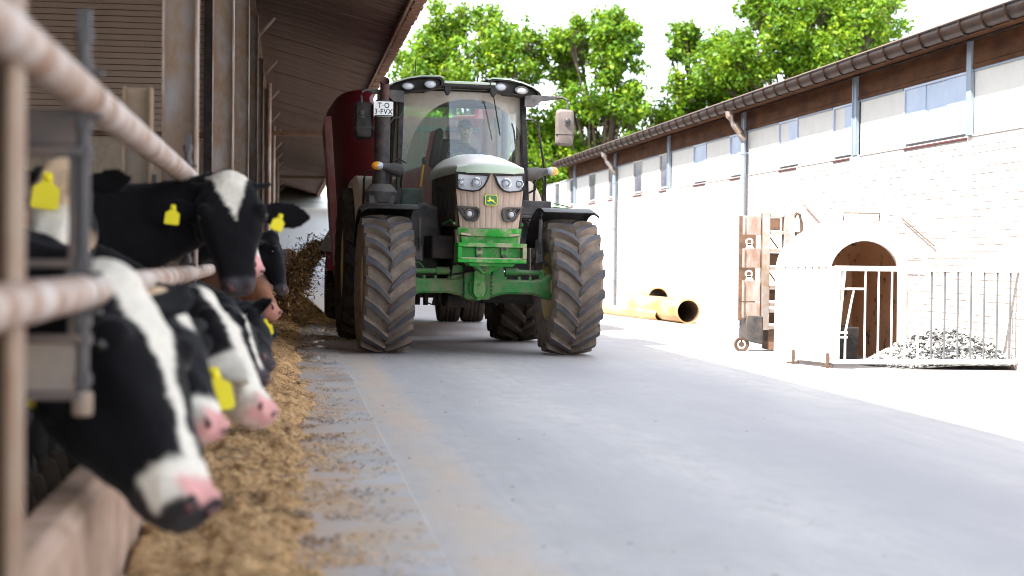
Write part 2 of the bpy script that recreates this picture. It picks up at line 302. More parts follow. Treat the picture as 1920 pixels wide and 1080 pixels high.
def glass(name, tint, dustf=None, refl=1.6):
    t = NT(name); tr = t.N('ShaderNodeBsdfTransparent'); tr.inputs[0].default_value = (*tint, 1)
    gl = t.N('ShaderNodeBsdfGlossy'); gl.inputs['Roughness'].default_value = .015; gl.inputs['Color'].default_value = (.95,1,1,1)
    fr = t.N('ShaderNodeFresnel'); fr.inputs['IOR'].default_value = refl; ms = t.N('ShaderNodeMixShader'); t.L(fr.outputs[0], ms.inputs[0]); t.L(tr.outputs[0], ms.inputs[1]); t.L(gl.outputs[0], ms.inputs[2])
    last = ms.outputs[0]
    if dustf:
        df = t.N('ShaderNodeBsdfDiffuse'); df.inputs[0].default_value = (.60,.53,.46,1); tl = t.N('ShaderNodeBsdfTranslucent'); tl.inputs[0].default_value = (.6,.54,.47,1)
        m0 = t.N('ShaderNodeMixShader'); m0.inputs[0].default_value = .35; t.L(df.outputs[0], m0.inputs[1]); t.L(tl.outputs[0], m0.inputs[2])
        m2 = t.N('ShaderNodeMixShader'); t.L(dustf(t), m2.inputs[0]); t.L(last, m2.inputs[1]); t.L(m0.outputs[0], m2.inputs[2]); last = m2.outputs[0]
    t.n.nodes.remove(t.b); t.L(last, t.out.inputs[0]); return t.m
def wiper(t):
    X = t.xyz()
    a = t.math('DIVIDE', t.math('SUBTRACT', X[0], .07), .73); b = t.math('DIVIDE', t.math('SUBTRACT', X[2], 1.76), 1.05)
    d = t.math('ADD', t.math('POWER', t.math('ABSOLUTE', a), 2.4), t.math('POWER', t.math('ABSOLUTE', b), 2.4))
    o = t.rng(d, .97, 1.01); hi = t.rng(X[2], 2.0, 2.72, .05, .80); g = t.rng(t.noise(7, det=8, r=.7), .3, .7, .75, 1.1)
    out = t.math('MULTIPLY', t.math('MULTIPLY', o, hi), g)
    return t.math('ADD', out, t.rng(t.noise(60, det=4), .35, .8, .03, .10))
M['wind'] = glass('dusty_windscreen', (.76,.99,.93), wiper, 1.7)
M['glass'] = glass('cab_glass', (.72,.88,.84), lambda t: t.rng(t.noise(5, det=7), .35, .8, .03, .2), 1.5)
M['mirrorg'] = mat('mirror_glass', (.8,.8,.82), None, rough=.03, metal=1)

def leafmat(name, a, b, c3):
    t = NT(name); at = t.N('ShaderNodeAttribute'); at.attribute_name = 'tone'
    c = t.mix(t.rng(at.outputs['Fac'], 0, .55), a, b); c = t.mix(t.rng(at.outputs['Fac'], .6, 1.), c, c3)
    t.L(c, t.b.inputs['Base Color']); t.b.inputs['Roughness'].default_value = .5; t.b.inputs['Specular IOR Level'].default_value = .3
    tl = t.N('ShaderNodeBsdfTranslucent'); t.L(t.mix(.5, c, (.20,.26,.015)), tl.inputs[0]); ms = t.N('ShaderNodeMixShader'); ms.inputs[0].default_value = .38
    t.L(t.b.outputs[0], ms.inputs[1]); t.L(tl.outputs[0], ms.inputs[2]); t.L(ms.outputs[0], t.out.inputs[0]); return t.m
M['leaf'] = leafmat('leaf', (.03,.10,.006), (.12,.24,.008), (.26,.34,.014))

# ------------------------------------------------------------------ setting: ground, road, feed lane, barn floor
def zr(x): return -.01*(x-.53) if x > .53 else 0.
g = MB(); g.add([(-300,-200,-.16),(300,-200,-.16),(300,500,-.16),(-300,500,-.16)], [(0,1,2,3)]); tag(g.build('ground', M['yard']), kind='structure')
g = MB(); xs = [.53,1.5,3,5,7.3]; ys = list(range(-14, 131, 4))
g.add([(x,y,zr(x)) for y in ys for x in xs], [(j*5+i, j*5+i+1, j*5+i+6, j*5+i+5) for j in range(len(ys)-1) for i in range(4)])
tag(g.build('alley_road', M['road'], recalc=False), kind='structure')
g = MB(); g.box(-.5,.525,-14,130,-.12,.012); tag(g.build('feed_lane', M['lane'], bevel=.006), kind='structure')
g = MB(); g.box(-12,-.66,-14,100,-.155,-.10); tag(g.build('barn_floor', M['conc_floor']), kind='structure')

# ------------------------------------------------------------------ cattle barn on the left
barn = empty('cattle_barn', 'long open sided cattle barn with rusty steel columns and deep boarded overhang', 'barn', (-.5,30,0))
BI = Matrix.Translation((.5,-30,0))
def bpart(mb, name, m, **k):
    mb.v = [(x+.5, y-30, z) for x, y, z in mb.v]; return mb.build(name, m, barn, **k)
SX0, SZ0, SX1, SZ1 = -.47, 4.74, 1.46, 4.22
sl_ = (SZ1-SZ0)/(SX1-SX0)
def rz(x): return SZ0 + sl_*(x-SX0)
# roof slab (sheet above the boards)
mb = MB(); mb.prism([(1.60, rz(1.60)+.05),(1.60, rz(1.60)+.10),(-6, rz(-6)+.12),(-12.5, rz(-6)-1.6),(-12.5, rz(-6)-1.68),(-6, rz(-6)+.05)], -5.6, 93, 'xz'); bpart(mb, 'roof', M['roof'])  # unseen near end extended to cut light from behind the camera
# near soffit as one sheet, farther soffit panels one by one
mb = MB(); mb.prism([(SX1, SZ1),(SX1, SZ1+.03),(-6, rz(-6)+.03),(-6, rz(-6))], -5.5, 20.2, 'xz'); bpart(mb, 'soffit', M['soffit'])
pm = MB(); W = .885
for j in range(3): pm.prism([(SX1-.004*j, SZ1),(SX1-.004*j, SZ1+.03),(-3, rz(-3)+.03),(-3, rz(-3))], j*W/3+.006, (j+1)*W/3-.006, 'xz')
first = None
for k in range(81):
    y = 20.25 + k*.9
    if first is None:
        pm.v = [(x+.5, yy, z) for x, yy, z in pm.v]; first = pm.build('soffit_panel', M['soffit'], barn); first.location = (0, y-30, 0); o = first
    else: o = share('soffit_panel', first.data, barn, (0, y-30, 0))
    o.location.z = random.uniform(-.012, .012)
mb = MB(); mb.box(SX1-.002, SX1+.04, -5.5, 92.9, SZ1-.07, SZ1+.045); bpart(mb, 'fascia_board', M['wood'], bevel=.006)
tm = MB(); tm.box(0, .17, 0, .285, 0, .028); tm.box(.015, .13, .03, .25, -.022, 0.0)
tm = tm.build('roof_tile', M['tile'], barn, bevel=.006); tm.location = (SX1+.05+.5, 19.5-30, SZ1-.03)
for k in range(1, 246):
    share('roof_tile', tm.data, barn, (SX1+.05+.5+random.uniform(-.012,.012), 19.5+k*.3-30, SZ1-.03+random.uniform(-.012,.012)))
# columns with knee braces
def hsec(mb, x0, x1, y, z0, z1, fl=.14, th=.012, web=0, flm=1):
    mb.box(x0, x0+th, y-fl/2, y+fl/2, z0, z1, flm); mb.box(x1-th, x1, y-fl/2, y+fl/2, z0, z1, flm); mb.box(x0+th, x1-th, y-.006, y+.006, z0, z1, web)
cm = MB(); hsec(cm, -.65+.5, -.47+.5, 0, -.1, 4.66); cm = cm.build('column', [M['column'], M['flange']], barn); cm.location = (0, 8.62-30, 0)
bm_ = MB(); bm_.bar((-.47+.5, -.04, 4.34), (-.22+.5, -.04, 4.63), .035, .035); bm_ = bm_.build('knee_brace', M['flange'], cm)
for k in range(1, 16): c = share('column', cm.data, barn, (0, 8.62+5.5*k-30, 0)); share('knee_brace', bm_.data, c)
c = MB(); hsec(c, -.67+.5, -.495+.5, 0, -.1, 4.66); c = c.build('column', [M['shadecol'], M['postflange']], barn); c.location = (0, 3.12-30, 0); share('knee_brace', bm_.data, c)
for y in (41.9, 65): 
    mb = MB(); mb.box(-.46, 1.44, y-.06, y+.06, 4.07, 4.19); bpart(mb, 'tie_beam', M['wood'], bevel=.008)
for y in (33.4, 44.4, 60.9):
    mb = MB(); mb.tube([(-.40,y,0),(-.40,y,4.5)], .045, 10); bpart(mb, 'rain_pipe', M['flange'])
# purlin along the column heads
mb = MB(); mb.box(-.64, -.50, -5.4, 92, 4.665, 4.73); bpart(mb, 'purlin', M['wood'])
# cross wall inside: plastered below, cladding boards above
mb = MB(); mb.box(-11, -1.1, 22.02, 22.25, -.1, 2.60); bpart(mb, 'inner_wall', M['plaster'])
mb = MB(); mb.box(-11, -1.1, 22.05, 22.2, 2.60, 5.6); bpart(mb, 'wall_core', M['wood'])
mb = MB(); mb.box(-11, -1.08, 21.94, 22.03, 2.56, 2.62); bpart(mb, 'ledge', M['wood'], bevel=.01)
kb = MB(); kb.box(-11+.5, -1.1+.5, 0, .04, 0, .069); kb = kb.build('cladding_board', M['clad'], barn, bevel=.005); kb.location = (0, 22.005-30, 2.63)
for k in range(1, 31): share('cladding_board', kb.data, barn, (0, 22.005-30+random.uniform(-.004,.004), 2.63+k*.080))
mb = MB(); mb.box(-1.12, -1.0, 21.9, 22.3, -.1, 5.0); bpart(mb, 'corner_post', M['dark'])
mb = MB(); mb.box(-11.2, -11.0, -6, 92, -.1, 6.0); bpart(mb, 'shading_rear_wall', M['clad'])  # unseen wall, raised to full height to darken the barn interior

# ------------------------------------------------------------------ feed wall and barrier
mb = MB(); mb.prism([(-.64,-.1),(-.50,-.1),(-.50,.34),(-.53,.37),(-.61,.37),(-.64,.34)], -13, 90, 'xz')
tag(mb.build('feed_wall', M['pinkconc'], bevel=.01), 'low pinkish concrete wall under the feed barrier rails', 'low wall')
bar_ = empty('feed_barrier', 'worn tubular steel feed barrier clamped to brown posts in front of the cows', 'feed barrier', (-.5,8,.37))
def rpart(mb, name, m, parent=None, **k):
    mb.v = [(x+.5, y-8, z-.37) for x, y, z in mb.v]; return mb.build(name, m, parent or bar_, **k)
ends = [-4.23+4.17*k for k in range(23)]
for z, r in ((1.392, .047), (.905, .043)):
    for k in range(len(ends)-1):
        mb = MB(); mb.tube([(-.5, ends[k]+.022, z), (-.5, ends[k+1]-.022, z)], r*(1.0 if k < 3 else .93), 20); rpart(mb, 'rail', M['rail'])
pmesh = cmesh = None
for k in range(23):
    y = ends[k]
    if pmesh is None:
        mb = MB(); hsec(mb, -.815, -.675, y+.0, -.1, 1.83, .13, .012); p0 = rpart(mb, 'barrier_post', [M['post'], M['postflange']]); pmesh = p0.data; y0 = y
        fr = MB()
        fr.box(-.672,-.515,y-.012,y+.008,1.265,1.352); fr.box(-.672,-.50,y-.03,y+.03,1.238,1.262)
        fr.box(-.672,-.515,y-.012,y+.008,.965,.985); fr.box(-.672,-.50,y-.03,y+.03,.782,.80); fr.box(-.672,-.652,y-.03,y+.0,.66,1.40); fr.box(-.535,-.515,y-.01,y+.01,.66,1.24); fr.box(-.672,-.50,y-.03,y+.03,.64,.66)
        f0 = rpart(fr, 'bracket', M['bracket'], bevel=.004); lp0 = MB(); lp0.box(-.672,-.515,y-.012,y+.008,.66,.782); lp0.tube([(-.5,y,.66),(-.5,y,.60)], .026, 12); l0 = rpart(lp0, 'lower_plate', M['post'], bevel=.004)
        cl = MB(); cl.tube([(-.5,y,.66),(-.5,y,1.545)], .0165, 8)
        for z in (1.535, 1.46, 1.32, 1.25, .975, .835, .79, .69): cl.lathe([(-.014,.0),(-.014,.024),(.014,.024),(.014,.0)], (-.5,y,z), 'z', 6)
        for z in (1.445, 1.338, .952, .858): cl.box(-.54,-.455,y-.02,y+.02,z-.006,z+.006)
        cl.box(-.515,-.485,y-.02,y+.02,1.55,1.60)
        c0 = rpart(cl, 'clamp', M['bolt'])
    else:
        for nm, s_ in (('barrier_post', p0), ('bracket', f0), ('lower_plate', l0), ('clamp', c0)): 
            o = share(nm, s_.data, bar_, (0, y-y0, 0))
            for md in s_.modifiers: b = o.modifiers.new('bevel', 'BEVEL'); b.width = md.width; b.limit_method = 'ANGLE'
# ------------------------------------------------------------------ tractor
trac = empty('tractor', 'dusty green farm tractor driving towards the camera with big chevron tyres', 'tractor', (1.98, 17.15, -.015))
trac.rotation_euler = (0, R_(.57), R_(2.6))
def T(mb, name, m, parent=None, **k): return mb.build(name, m, parent or trac, **k)

def wheel(name, cx, cy, R, w, rim_r, nl, lugd, label=None):
    Rc = R-.068
    rim = MB(); sgn = 1 if cx > 0 else -1
    prof = [(-w*.40, rim_r+.02), (-w*.40, rim_r-.01), (-w*.30, rim_r-.05), (w*.30, rim_r-.05), (w*.40, rim_r-.01), (w*.40, rim_r+.02)]
    rim.lathe(prof, (0,0,0), 'x', 40)
    rim.lathe([(sgn*.10, rim_r-.05), (sgn*.08, rim_r*.72), (sgn*.02, rim_r*.62), (0, rim_r*.3), (sgn*.05, .09), (sgn*.05, 0)], (0,0,0), 'x', 40)
    rim.lathe([(-sgn*.20, 0), (-sgn*.20, .13), (-sgn*.05, .15), (0, .17)], (0,0,0), 'x', 24)
    rim.lathe([(sgn*.02, .12), (sgn*.14, .11), (sgn*.15, 0)], (0,0,0), 'x', 20)
    for k in range(8):
        a = 2*math.pi*k/8; rim.lathe([(sgn*.02, .018), (sgn*.06, .018), (sgn*.06, 0)], (0, .2*math.cos(a), .2*math.sin(a)), 'x', 6)
    r = T(rim, name, M['yellow']); r.location = (cx, cy, R)
    ty = MB(); hw = w/2
    prof = [(-hw*.80, rim_r-.01), (-hw*.88, rim_r+.03), (-hw*1.0, rim_r+.45*(Rc-rim_r)), (-hw*.985, rim_r+.72*(Rc-rim_r)), (-hw*.94, Rc-.055), (-hw*.84, Rc-.022), (-hw*.5, Rc-.006), (0, Rc)]
    prof = prof + [(-a, b) for a, b in prof[-2::-1]]
    ty.lathe(prof, (0,0,0), 'x', 72)
    def P(x, rad, th): return (x, -rad*math.cos(th), rad*math.sin(th))
    for s in (-1, 1):
        for k in range(nl):
            th0 = 2*math.pi*(k + (.5 if s > 0 else 0))/nl + .07
            rings = []
            NS = 9
            for i in range(NS):
                q = i/(NS-1); x = s*hw*(.955 - q*.985); drop = lugd*(.55*q + .45*q**2.1)
                crown = R - .035*(abs(x)/hw)**2.5; base = Rc - .022*(abs(x)/hw)**3 - .012
                tw = (.032 + .006*(1-q))*R/.72; bw = tw*1.5
                if i == NS-1: crown -= .012; tw *= .8
                th = th0 - drop/R
                tilt = .35*(1-q)
                rings.append([P(x, base, th-bw/R), P(x, crown, th-tw/R), P(x, crown, th+tw/R), P(x, base, th+bw/R)])
            x = s*hw*1.0; th = th0
            rings.insert(0, [P(x, Rc-.14, th-.02/R), P(x, Rc-.06, th-.026/R), P(x, Rc-.06, th+.026/R), P(x, Rc-.14, th+.02/R)])
            b = len(ty.f); ty.loft(rings, 0)
            for i in range(1, NS):     # crown faces get worn-rubber colour
                ty.m[b+4*i+1] = 1
    tyo = ty.build('tyre', [M['tyre'], M['lug']] if cy < 1 else [M['rubber'], M['rubber']], r, ang=28)  # rear tyres: overhang shade put into their dark rubber colour
    return r
fw = [wheel('front_wheel', s*.985, 0, .725, .535, .375, 19, .235) for s in (-1, 1)]
rw = [wheel('rear_wheel', s*.95, 2.77, .925, .60, .50, 21, .26) for s in (-1, 1)]

# front axle
ax = MB()
for s in (-1, 1):
    rings = []
    for x, z, hy, hz in ((.10,.715,.15,.135), (.20,.715,.13,.10), (.32,.715,.10,.078), (.60,.712,.095,.078), (.68,.71,.11,.095), (.74,.715,.12,.13), (.80,.72,.11,.14)):
        rings.append([(s*x, hy*c_, z+hz*d_) for c_, d_ in ((-1,-.7),(-.8,-1),(.8,-1),(1,-.7),(1,.7),(.8,1),(-.8,1),(-1,.7))])
    ax.loft(rings)
    for x in (.30, .45, .57): ax.lathe([(0,.022),(.03,.02),(.035,0)], (s*x, -.06, .79), 'z', 8)
ax = T(ax, 'front_axle', M['axle_green'], bevel=.008)
d = MB(); d.lathe([(-.21,.02),(-.21,.10),(-.19,.11),(0,.15),(.1,.15)], (-.015,0,.70), 'y', 24)
d.prism([(-.165,.60),(-.13,.575),(.10,.575),(.135,.60),(.135,.85),(.10,.865),(-.13,.865),(-.165,.85)], -.19, .12)
T(d, 'differential', M['diff'], ax, bevel=.012)
b = MB()
for s in (-.165, .135):
    for k in range(7): b.ball((s*.97, -.195, .60+.04*k), .012, 4)
T(b, 'flange_bolt', M['bolt'], ax)
p = MB(); p.prism([(-.065,.88),(.045,.88),(.055,.66),(.03,.60),(-.05,.60),(-.075,.66)], -.26, -.20); p.box(-.02,.0,-.27,-.26,.72,.74)
T(p, 'pivot_bar', M['green'], ax, bevel=.006)
p = MB(); p.prism([(-.04,.575),(.012,.575),(.005,.60),(-.032,.60)], -.25, -.2); p.lathe([(-.02,.0),(-.02,.014),(0,.014)], (-.014,-.25,.588), 'y', 8); T(p, 'drain_plug', M['green'], ax)
for s in (-1, 1):
    t_ = MB(); t_.tube([(s*.70,-.05,.865),(s*.42,-.05,.872)], .028, 12); t_.tube([(s*.44,-.05,.872),(s*.30,-.05,.876)], .042, 12); t_.ball((s*.70,-.05,.865), .045, 6); t_.box(min(s*.66,s*.72), max(s*.66,s*.72), -.09,-.01,.80,.86)
    T(t_, 'steering_cylinder', M['axle_green'], ax)
    t_ = MB(); t_.tube([(s*.31,-.05,.876),(s*.16,-.05,.876)], .014, 10); T(t_, 'cylinder_rod', M['chrome'], ax)
    t_ = MB(); t_.prism([(s*.29,.79),(s*.27,.93),(s*.22,.94),(s*.17,.93),(s*.15,.79)], -.10, -.085); T(t_, 'axle_bracket', M['axle_green'], ax, bevel=.004)
h = MB(); h.tube([(-.68,-.06,.96),(-.62,-.06,.955),(-.55,-.06,.87),(-.40,-.06,.85)], .009, 8); T(h, 'brake_line', M['axle_green'], ax)
h = MB(); h.tube([(-.30,-.1,.83),(-.18,-.14,.85),(-.08,-.2,.93),(-.10,-.2,1.0)], .011, 8); T(h, 'hose', M['black'], ax)

# chassis, engine block and tanks
c = MB(); c.box(-.27,.27,-.50,2.75,1.0,1.35); c.box(-.24,.24,.22,2.9,.60,1.0); c.box(-.34,.34,1.2,2.95,.66,1.15); c.box(-.70,.70,2.6,2.95,.78,1.06)
c.box(-.25,-.05,.4,.9,.47,.62); c.box(-.55,-.3,.6,1.3,.60,.70)
for x in (-.5,-.42,-.32,-.22,-.12): c.lathe([(0,.03),(.16,.035),(.2,.02)], (x, .5+abs(x), .48), 'z', 8)
ch = T(c, 'chassis', M['dark'], bevel=.012)
h = MB()
for x, z in ((-.5,.52),(-.35,.49),(-.2,.5)): h.tube([(x,.4,z+.12),(x+.03,.4,z),(x+.09,.42,z-.02),(x+.12,.45,z+.1)], .012, 6)
T(h, 'hose', M['rubber'], ch)
c = MB(); c.prism([(-.74,.78),(-.32,.78),(-.30,1.55),(-.52,1.62),(-.74,1.4)], .55, 1.5); T(c, 'fuel_tank', M['darkgrey'], bevel=.04, seg=3)
c = MB(); c.prism([(.12,.72),(.74,.72),(.74,1.38),(.62,1.5),(.3,1.5),(.12,1.2)], .75, 1.7); T(c, 'side_tank', M['darkgrey'], bevel=.04, seg=3)
c = MB(); c.box(.15,.80,.55,1.0,.52,.64); T(c, 'step_box', M['dark'], bevel=.015)
c = MB(); c.box(-.72,.72,1.15,2.6,1.05,1.42); c.box(-.50,-.26,-.1,.9,1.0,1.25); c.box(.28,.45,-.2,.9,1.0,1.30); T(c, 'cab_floor', M['dark'], bevel=.02)

# hood
hd = MB(); rings = []
for y, hw, zc, ze, zl, cur in ((-.800,.338,1.872,1.868,1.862,1),(-.855,.345,1.874,1.868,1.864,1),(-.862,.350,1.955,1.925,1.866,1),(-.835,.350,1.985,1.94,1.868,1),(-.74,.352,2.02,1.945,1.87,1),(-.4,.356,2.075,1.955,1.875,.6),(0,.362,2.118,1.965,1.88,.2),(.5,.368,2.146,1.97,1.88,0),(1.12,.375,2.156,1.975,1.88,0)):
    ring = [(-hw, y+.105*cur, zl), (-hw, y+.105*cur, (zl+ze)/2)]
    for i in range(25):
        u = -1+2*i/24; x = hw*math.copysign(abs(u)**.92, u)*.985; yb = .10*u*u*cur
        crease = -.010*math.exp(-((abs(u)-.18)/.04)**2) if y > -.82 else 0
        ring.append((x, y+yb, zc-(zc-ze)*abs(u)**2.6 + crease))
    ring += [(hw, y+.105*cur, (zl+ze)/2), (hw, y+.105*cur, zl)]
    rings.append(ring)
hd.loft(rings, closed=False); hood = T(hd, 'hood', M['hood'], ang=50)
so_ = hood.modifiers.new('thickness', 'SOLIDIFY'); so_.thickness = .018; so_.offset = -1
for s in (-1, 1):
    sp = MB(); sp.prism([(-.70,1.33),(1.10,1.36),(1.12,1.90),(-.66,1.885),(-.735,1.80)], s*.300, s*.350, 'yz'); side = T(sp, 'hood_side', M['sidegrill'], bevel=.02, seg=3)
    for k in range(9):
        lv = MB(); y = -.52+.16*k; lv.prism([(y,1.46),(y+.11,1.46),(y+.13,1.78),(y+.02,1.78)], s*.349, s*.357, 'yz'); T(lv, 'vent', M['dark'], side)
    lv = MB(); lv.tube([(s*.353,-.70,1.36),(s*.356,-.45,1.40),(s*.356,.1,1.37)], .012, 8); T(lv, 'green_trim', M['green'], side)
# grille
def gy(x): return -.835+.75*x*x
gr = MB(); nx, nz_ = 133, 6; rows = []
for j in range(nz_+1):
    q = j/nz_; z = 1.315+q*.56; hwq = .300+.045*min(1, q*1.6); row = []
    for i in range(nx):
        u = -1+2*i/(nx-1); x = u*hwq
        ph = (u*5.5) % 1; rib = .0055*(.5+.5*math.cos(2*math.pi*ph))**5
        row.append((x, gy(x)+rib+.02*(1-q), z))
    rows.append(row)
gr.loft(rows, closed=False)
gr.box(-.30,.30,-.74,-.70,1.31,1.87); grille = T(gr, 'grille', M['grille'], ang=25)
# headlights
def lampset(s):
    P = [(.356,1.884),(.014,1.866),(.046,1.785),(.075,1.735),(.12,1.695),(.18,1.680),(.31,1.696),(.345,1.712),(.356,1.74)]
    cx = sum(p[0] for p in P)/len(P); cz = sum(p[1] for p in P)/len(P)
    inner = [(cx+(x-cx)*.86, cz+(z-cz)*.80) for x, z in P]
    fr = MB(); n = len(P)
    a = [(s*x, gy(x)-.034, z) for x, z in P]; a0 = [(s*x, gy(x)+.05, z) for x, z in P]; i1 = [(s*x, gy(x)-.032, z) for x, z in inner]; i0 = [(s*x, gy(x)-.002, z) for x, z in inner]
    fr.loft([a0, a, i1, i0], caps=False); hl = T(fr, 'headlight', M['black'], bevel=.004, ang=60)
    rf = MB(); back = [(s*x, gy(x)-.014, z) for x, z in inner]; k = len(back); rf.add(back+[(s*cx, gy(cx)-.006, cz)], [(i, (i+1) % k, k) for i in range(k)]); T(rf, 'reflector', M['lens'], hl)
    for lx, r in ((.152,.050),(.298,.040)):
        lp = MB(); y = gy(lx)-.022; lp.lathe([(.02,r),(-.006,r),(-.010,r*.9),(-.004,r*.82),(.012,r*.55),(.014,r*.5)], (s*lx, y, 1.776), 'y', 28)
        lo = T(lp, 'lamp', M['chrome'], hl); lp = MB(); lp.ball((s*lx, y+.006, 1.776), (r*.52,.014,r*.52), 8); T(lp, 'bulb_lens', M['lens'], hl)
for s in (-1, 1): lampset(s)
for s in (-1, 1):
    P = [(.350,1.540),(.145,1.532),(.12,1.515),(.112,1.48),(.118,1.43),(.135,1.395),(.17,1.380),(.24,1.388),(.262,1.405)]
    cx, cz = .20, 1.465; inner = [(cx+(x-cx)*.72, cz+(z-cz)*.68) for x, z in P]
    fr = MB(); fr.loft([[(s*x, gy(x)+.03, z) for x, z in P], [(s*x, gy(x)-.022, z) for x, z in P], [(s*x, gy(x)-.020, z) for x, z in inner], [(s*x, gy(x)+.012, z) for x, z in inner]], caps=False)
    b0 = [(s*x, gy(x)+.010, z) for x, z in inner]; fr.add(b0, [tuple(range(len(b0)))])
    fo = T(fr, 'fog_lamp', M['darkgrey'], bevel=.005, ang=60)
    lp = MB(); lp.lathe([(.03,.044),(-.016,.044),(-.018,.038),(-.006,.034),(.0,.02),(.0,0)], (s*.215, gy(.215)+.006, 1.460), 'y', 24); T(lp, 'lamp_ring', M['greysteel'], fo)
    lp = MB(); lp.ball((s*.215, gy(.215)-.004, 1.460), (.030,.012,.030), 8); T(lp, 'bulb_lens', M['lens'], fo)
# emblem: rounded badge with a leaping deer
def rrect(w_, h_, r, n=5):
    pts = []
    for cx, cz, a0 in ((w_-r,h_-r,0),(-w_+r,h_-r,90),(-w_+r,-h_+r,180),(w_-r,-h_+r,270)):
        for i in range(n+1): a = R_(a0+90*i/n); pts.append((cx+r*math.cos(a), cz+r*math.sin(a)))
    return pts
DEER = [(-.80,-.10),(-.62,-.02),(-.42,.02),(-.40,.12),(-.36,.30),(-.50,.36),(-.58,.44),(-.42,.50),(-.36,.60),(-.50,.74),(-.44,.80),(-.30,.66),(-.26,.86),(-.18,.84),(-.22,.62),(-.12,.50),(-.14,.34),(-.06,.20),(.20,.16),(.40,.14),(.52,.20),(.56,.10),(.50,-.02),(.56,-.22),(.78,-.40),(.92,-.62),(.84,-.66),(.66,-.48),(.36,-.34),(.22,-.18),(-.04,-.16),(-.24,-.16),(-.46,-.34),(-.66,-.36),(-.66,-.28),(-.50,-.24),(-.36,-.10),(-.60,-.14),(-.78,-.20)]
def badge(cx, y, cz, s, parent, name='emblem'):
    e = MB(); e.prism([(cx+x, cz+z) for x, z in rrect(.066*s,.056*s,.022*s)], y-.010*s, y+.02)
    eo = T(e, name, M['emb_g'], parent)
    e = MB(); o_ = [(cx+x, y-.012*s, cz+z) for x, z in rrect(.064*s,.054*s,.021*s)]; i_ = [(cx+x, y-.013*s, cz+z) for x, z in rrect(.058*s,.048*s,.017*s)]
    e.loft([[(x, y-.009*s, z) for x, _, z in o_], o_, i_, [(x, y-.009*s, z) for x, _, z in i_]], caps=False); T(e, 'emblem_border', M['emb_y'], eo)
    e = MB(); e.prism([(cx+x*.052*s, cz+z*.046*s-.003*s) for x, z in DEER], y-.0135*s, y-.009*s)
    do = T(e, 'deer', M['emb_y'], eo); return eo
badge(-.002, -.835, 1.602, 1.0, None)
# green lip below the grille
lp = MB()
def strip(mb, pts_t, pts_b, dy):
    mb.loft([[(x, gy(x)-dy, z) for x, z in pts_t], [(x, gy(x)-dy, z) for x, z in pts_b]], closed=False)
n = 17; xs_ = [-1+2*i/(n-1) for i in range(n)]
lip = []
for dy, k, z in ((-.04,.325,1.322),(.022,.330,1.322),(.024,.328,1.30),(.018,.322,1.245),(-.04,.318,1.240)):
    lip.append([(u*k, gy(u*k)-dy + .0, z - .012*(1-u*u)) for u in xs_])
lp.loft(lip, closed=False); lipo = T(lp, 'lower_lip', M['green'], ang=40)
for s in (-1, 1):
    nb = MB(); nb.prism([(s*.30,1.246),(s*.175,1.232),(s*.16,1.256),(s*.30,1.268)], gy(.24)-.032, gy(.24)+.03); T(nb, 'dusty_notch', M['grille'], lipo)
pn = MB(); pn.prism([(-.30,1.235),(.30,1.235),(.285,1.12),(-.285,1.12)], -.80, -.5); pn.prism([(-.05,1.236),(.07,1.236),(.06,1.12),(-.04,1.12)], -.806, -.79); T(pn, 'lower_panel', M['green'], bevel=.01)
for s in (-1, 1):
    pn = MB(); pn.prism([(s*.30,1.30),(s*.335,1.30),(s*.315,1.05),(s*.29,1.08)], -.72, -.6); T(pn, 'lip_edge', M['grille'])
# weight bracket
wb = MB(); x0, x1, z0, z1 = -.357, .345, .965, 1.165; q = .042
wb.box(x0,x1,-1.0,-.74,z1-q,z1); wb.box(x0,x1,-1.0,-.74,z0,z0+q); wb.box(x0,x0+q,-1.0,-.74,z0+q,z1-q); wb.box(x1-q,x1,-1.0,-.74,z0+q,z1-q); wb.box(x0+q,x1-q,-.90,-.74,z0+q,z1-q)
wbo = T(wb, 'weight_bracket', M['green'], bevel=.006)
sh = MB(); sh.box(x0+q,x1-q,-.985,-.901,z0+q-.004,z0+q+.010); T(sh, 'dusty_ledge', M['beige'], wbo)
for s in (-.128, .128):
    bp = MB(); bp.prism([(s-.036,1.128),(s+.036,1.128),(s+.034,1.05),(s+.018,1.012),(s-.018,1.012),(s-.034,1.05)], -.945, -.895); bpo = T(bp, 'bolt_plate', M['green'], wbo, bevel=.005)
    for z in (1.105, 1.035):
        bb = MB(); bb.lathe([(.0,.019),(-.010,.019),(-.010,.009),(-.004,.009),(-.004,0)], (s,-.945,z), 'y', 14); T(bb, 'bolt', M['bolt'], wbo)
tp = MB(); tp.prism([(-.20,.968),(.18,.968),(.045,.875),(.02,.855),(-.05,.855),(-.075,.875)], -.72, -.55); tp.prism([(-.25,.968),(.25,.968),(.22,.93),(-.22,.93)], -.93, -.70); tpo = T(tp, 'bracket_support', M['green'], bevel=.006)
tp = MB(); tp.lathe([(0,.045),(-.02,.042),(-.02,.02),(-.035,.02),(-.035,0)], (-.012,-.72,.915), 'y', 16); T(tp, 'pivot_bolt', M['axle_green'], tpo)

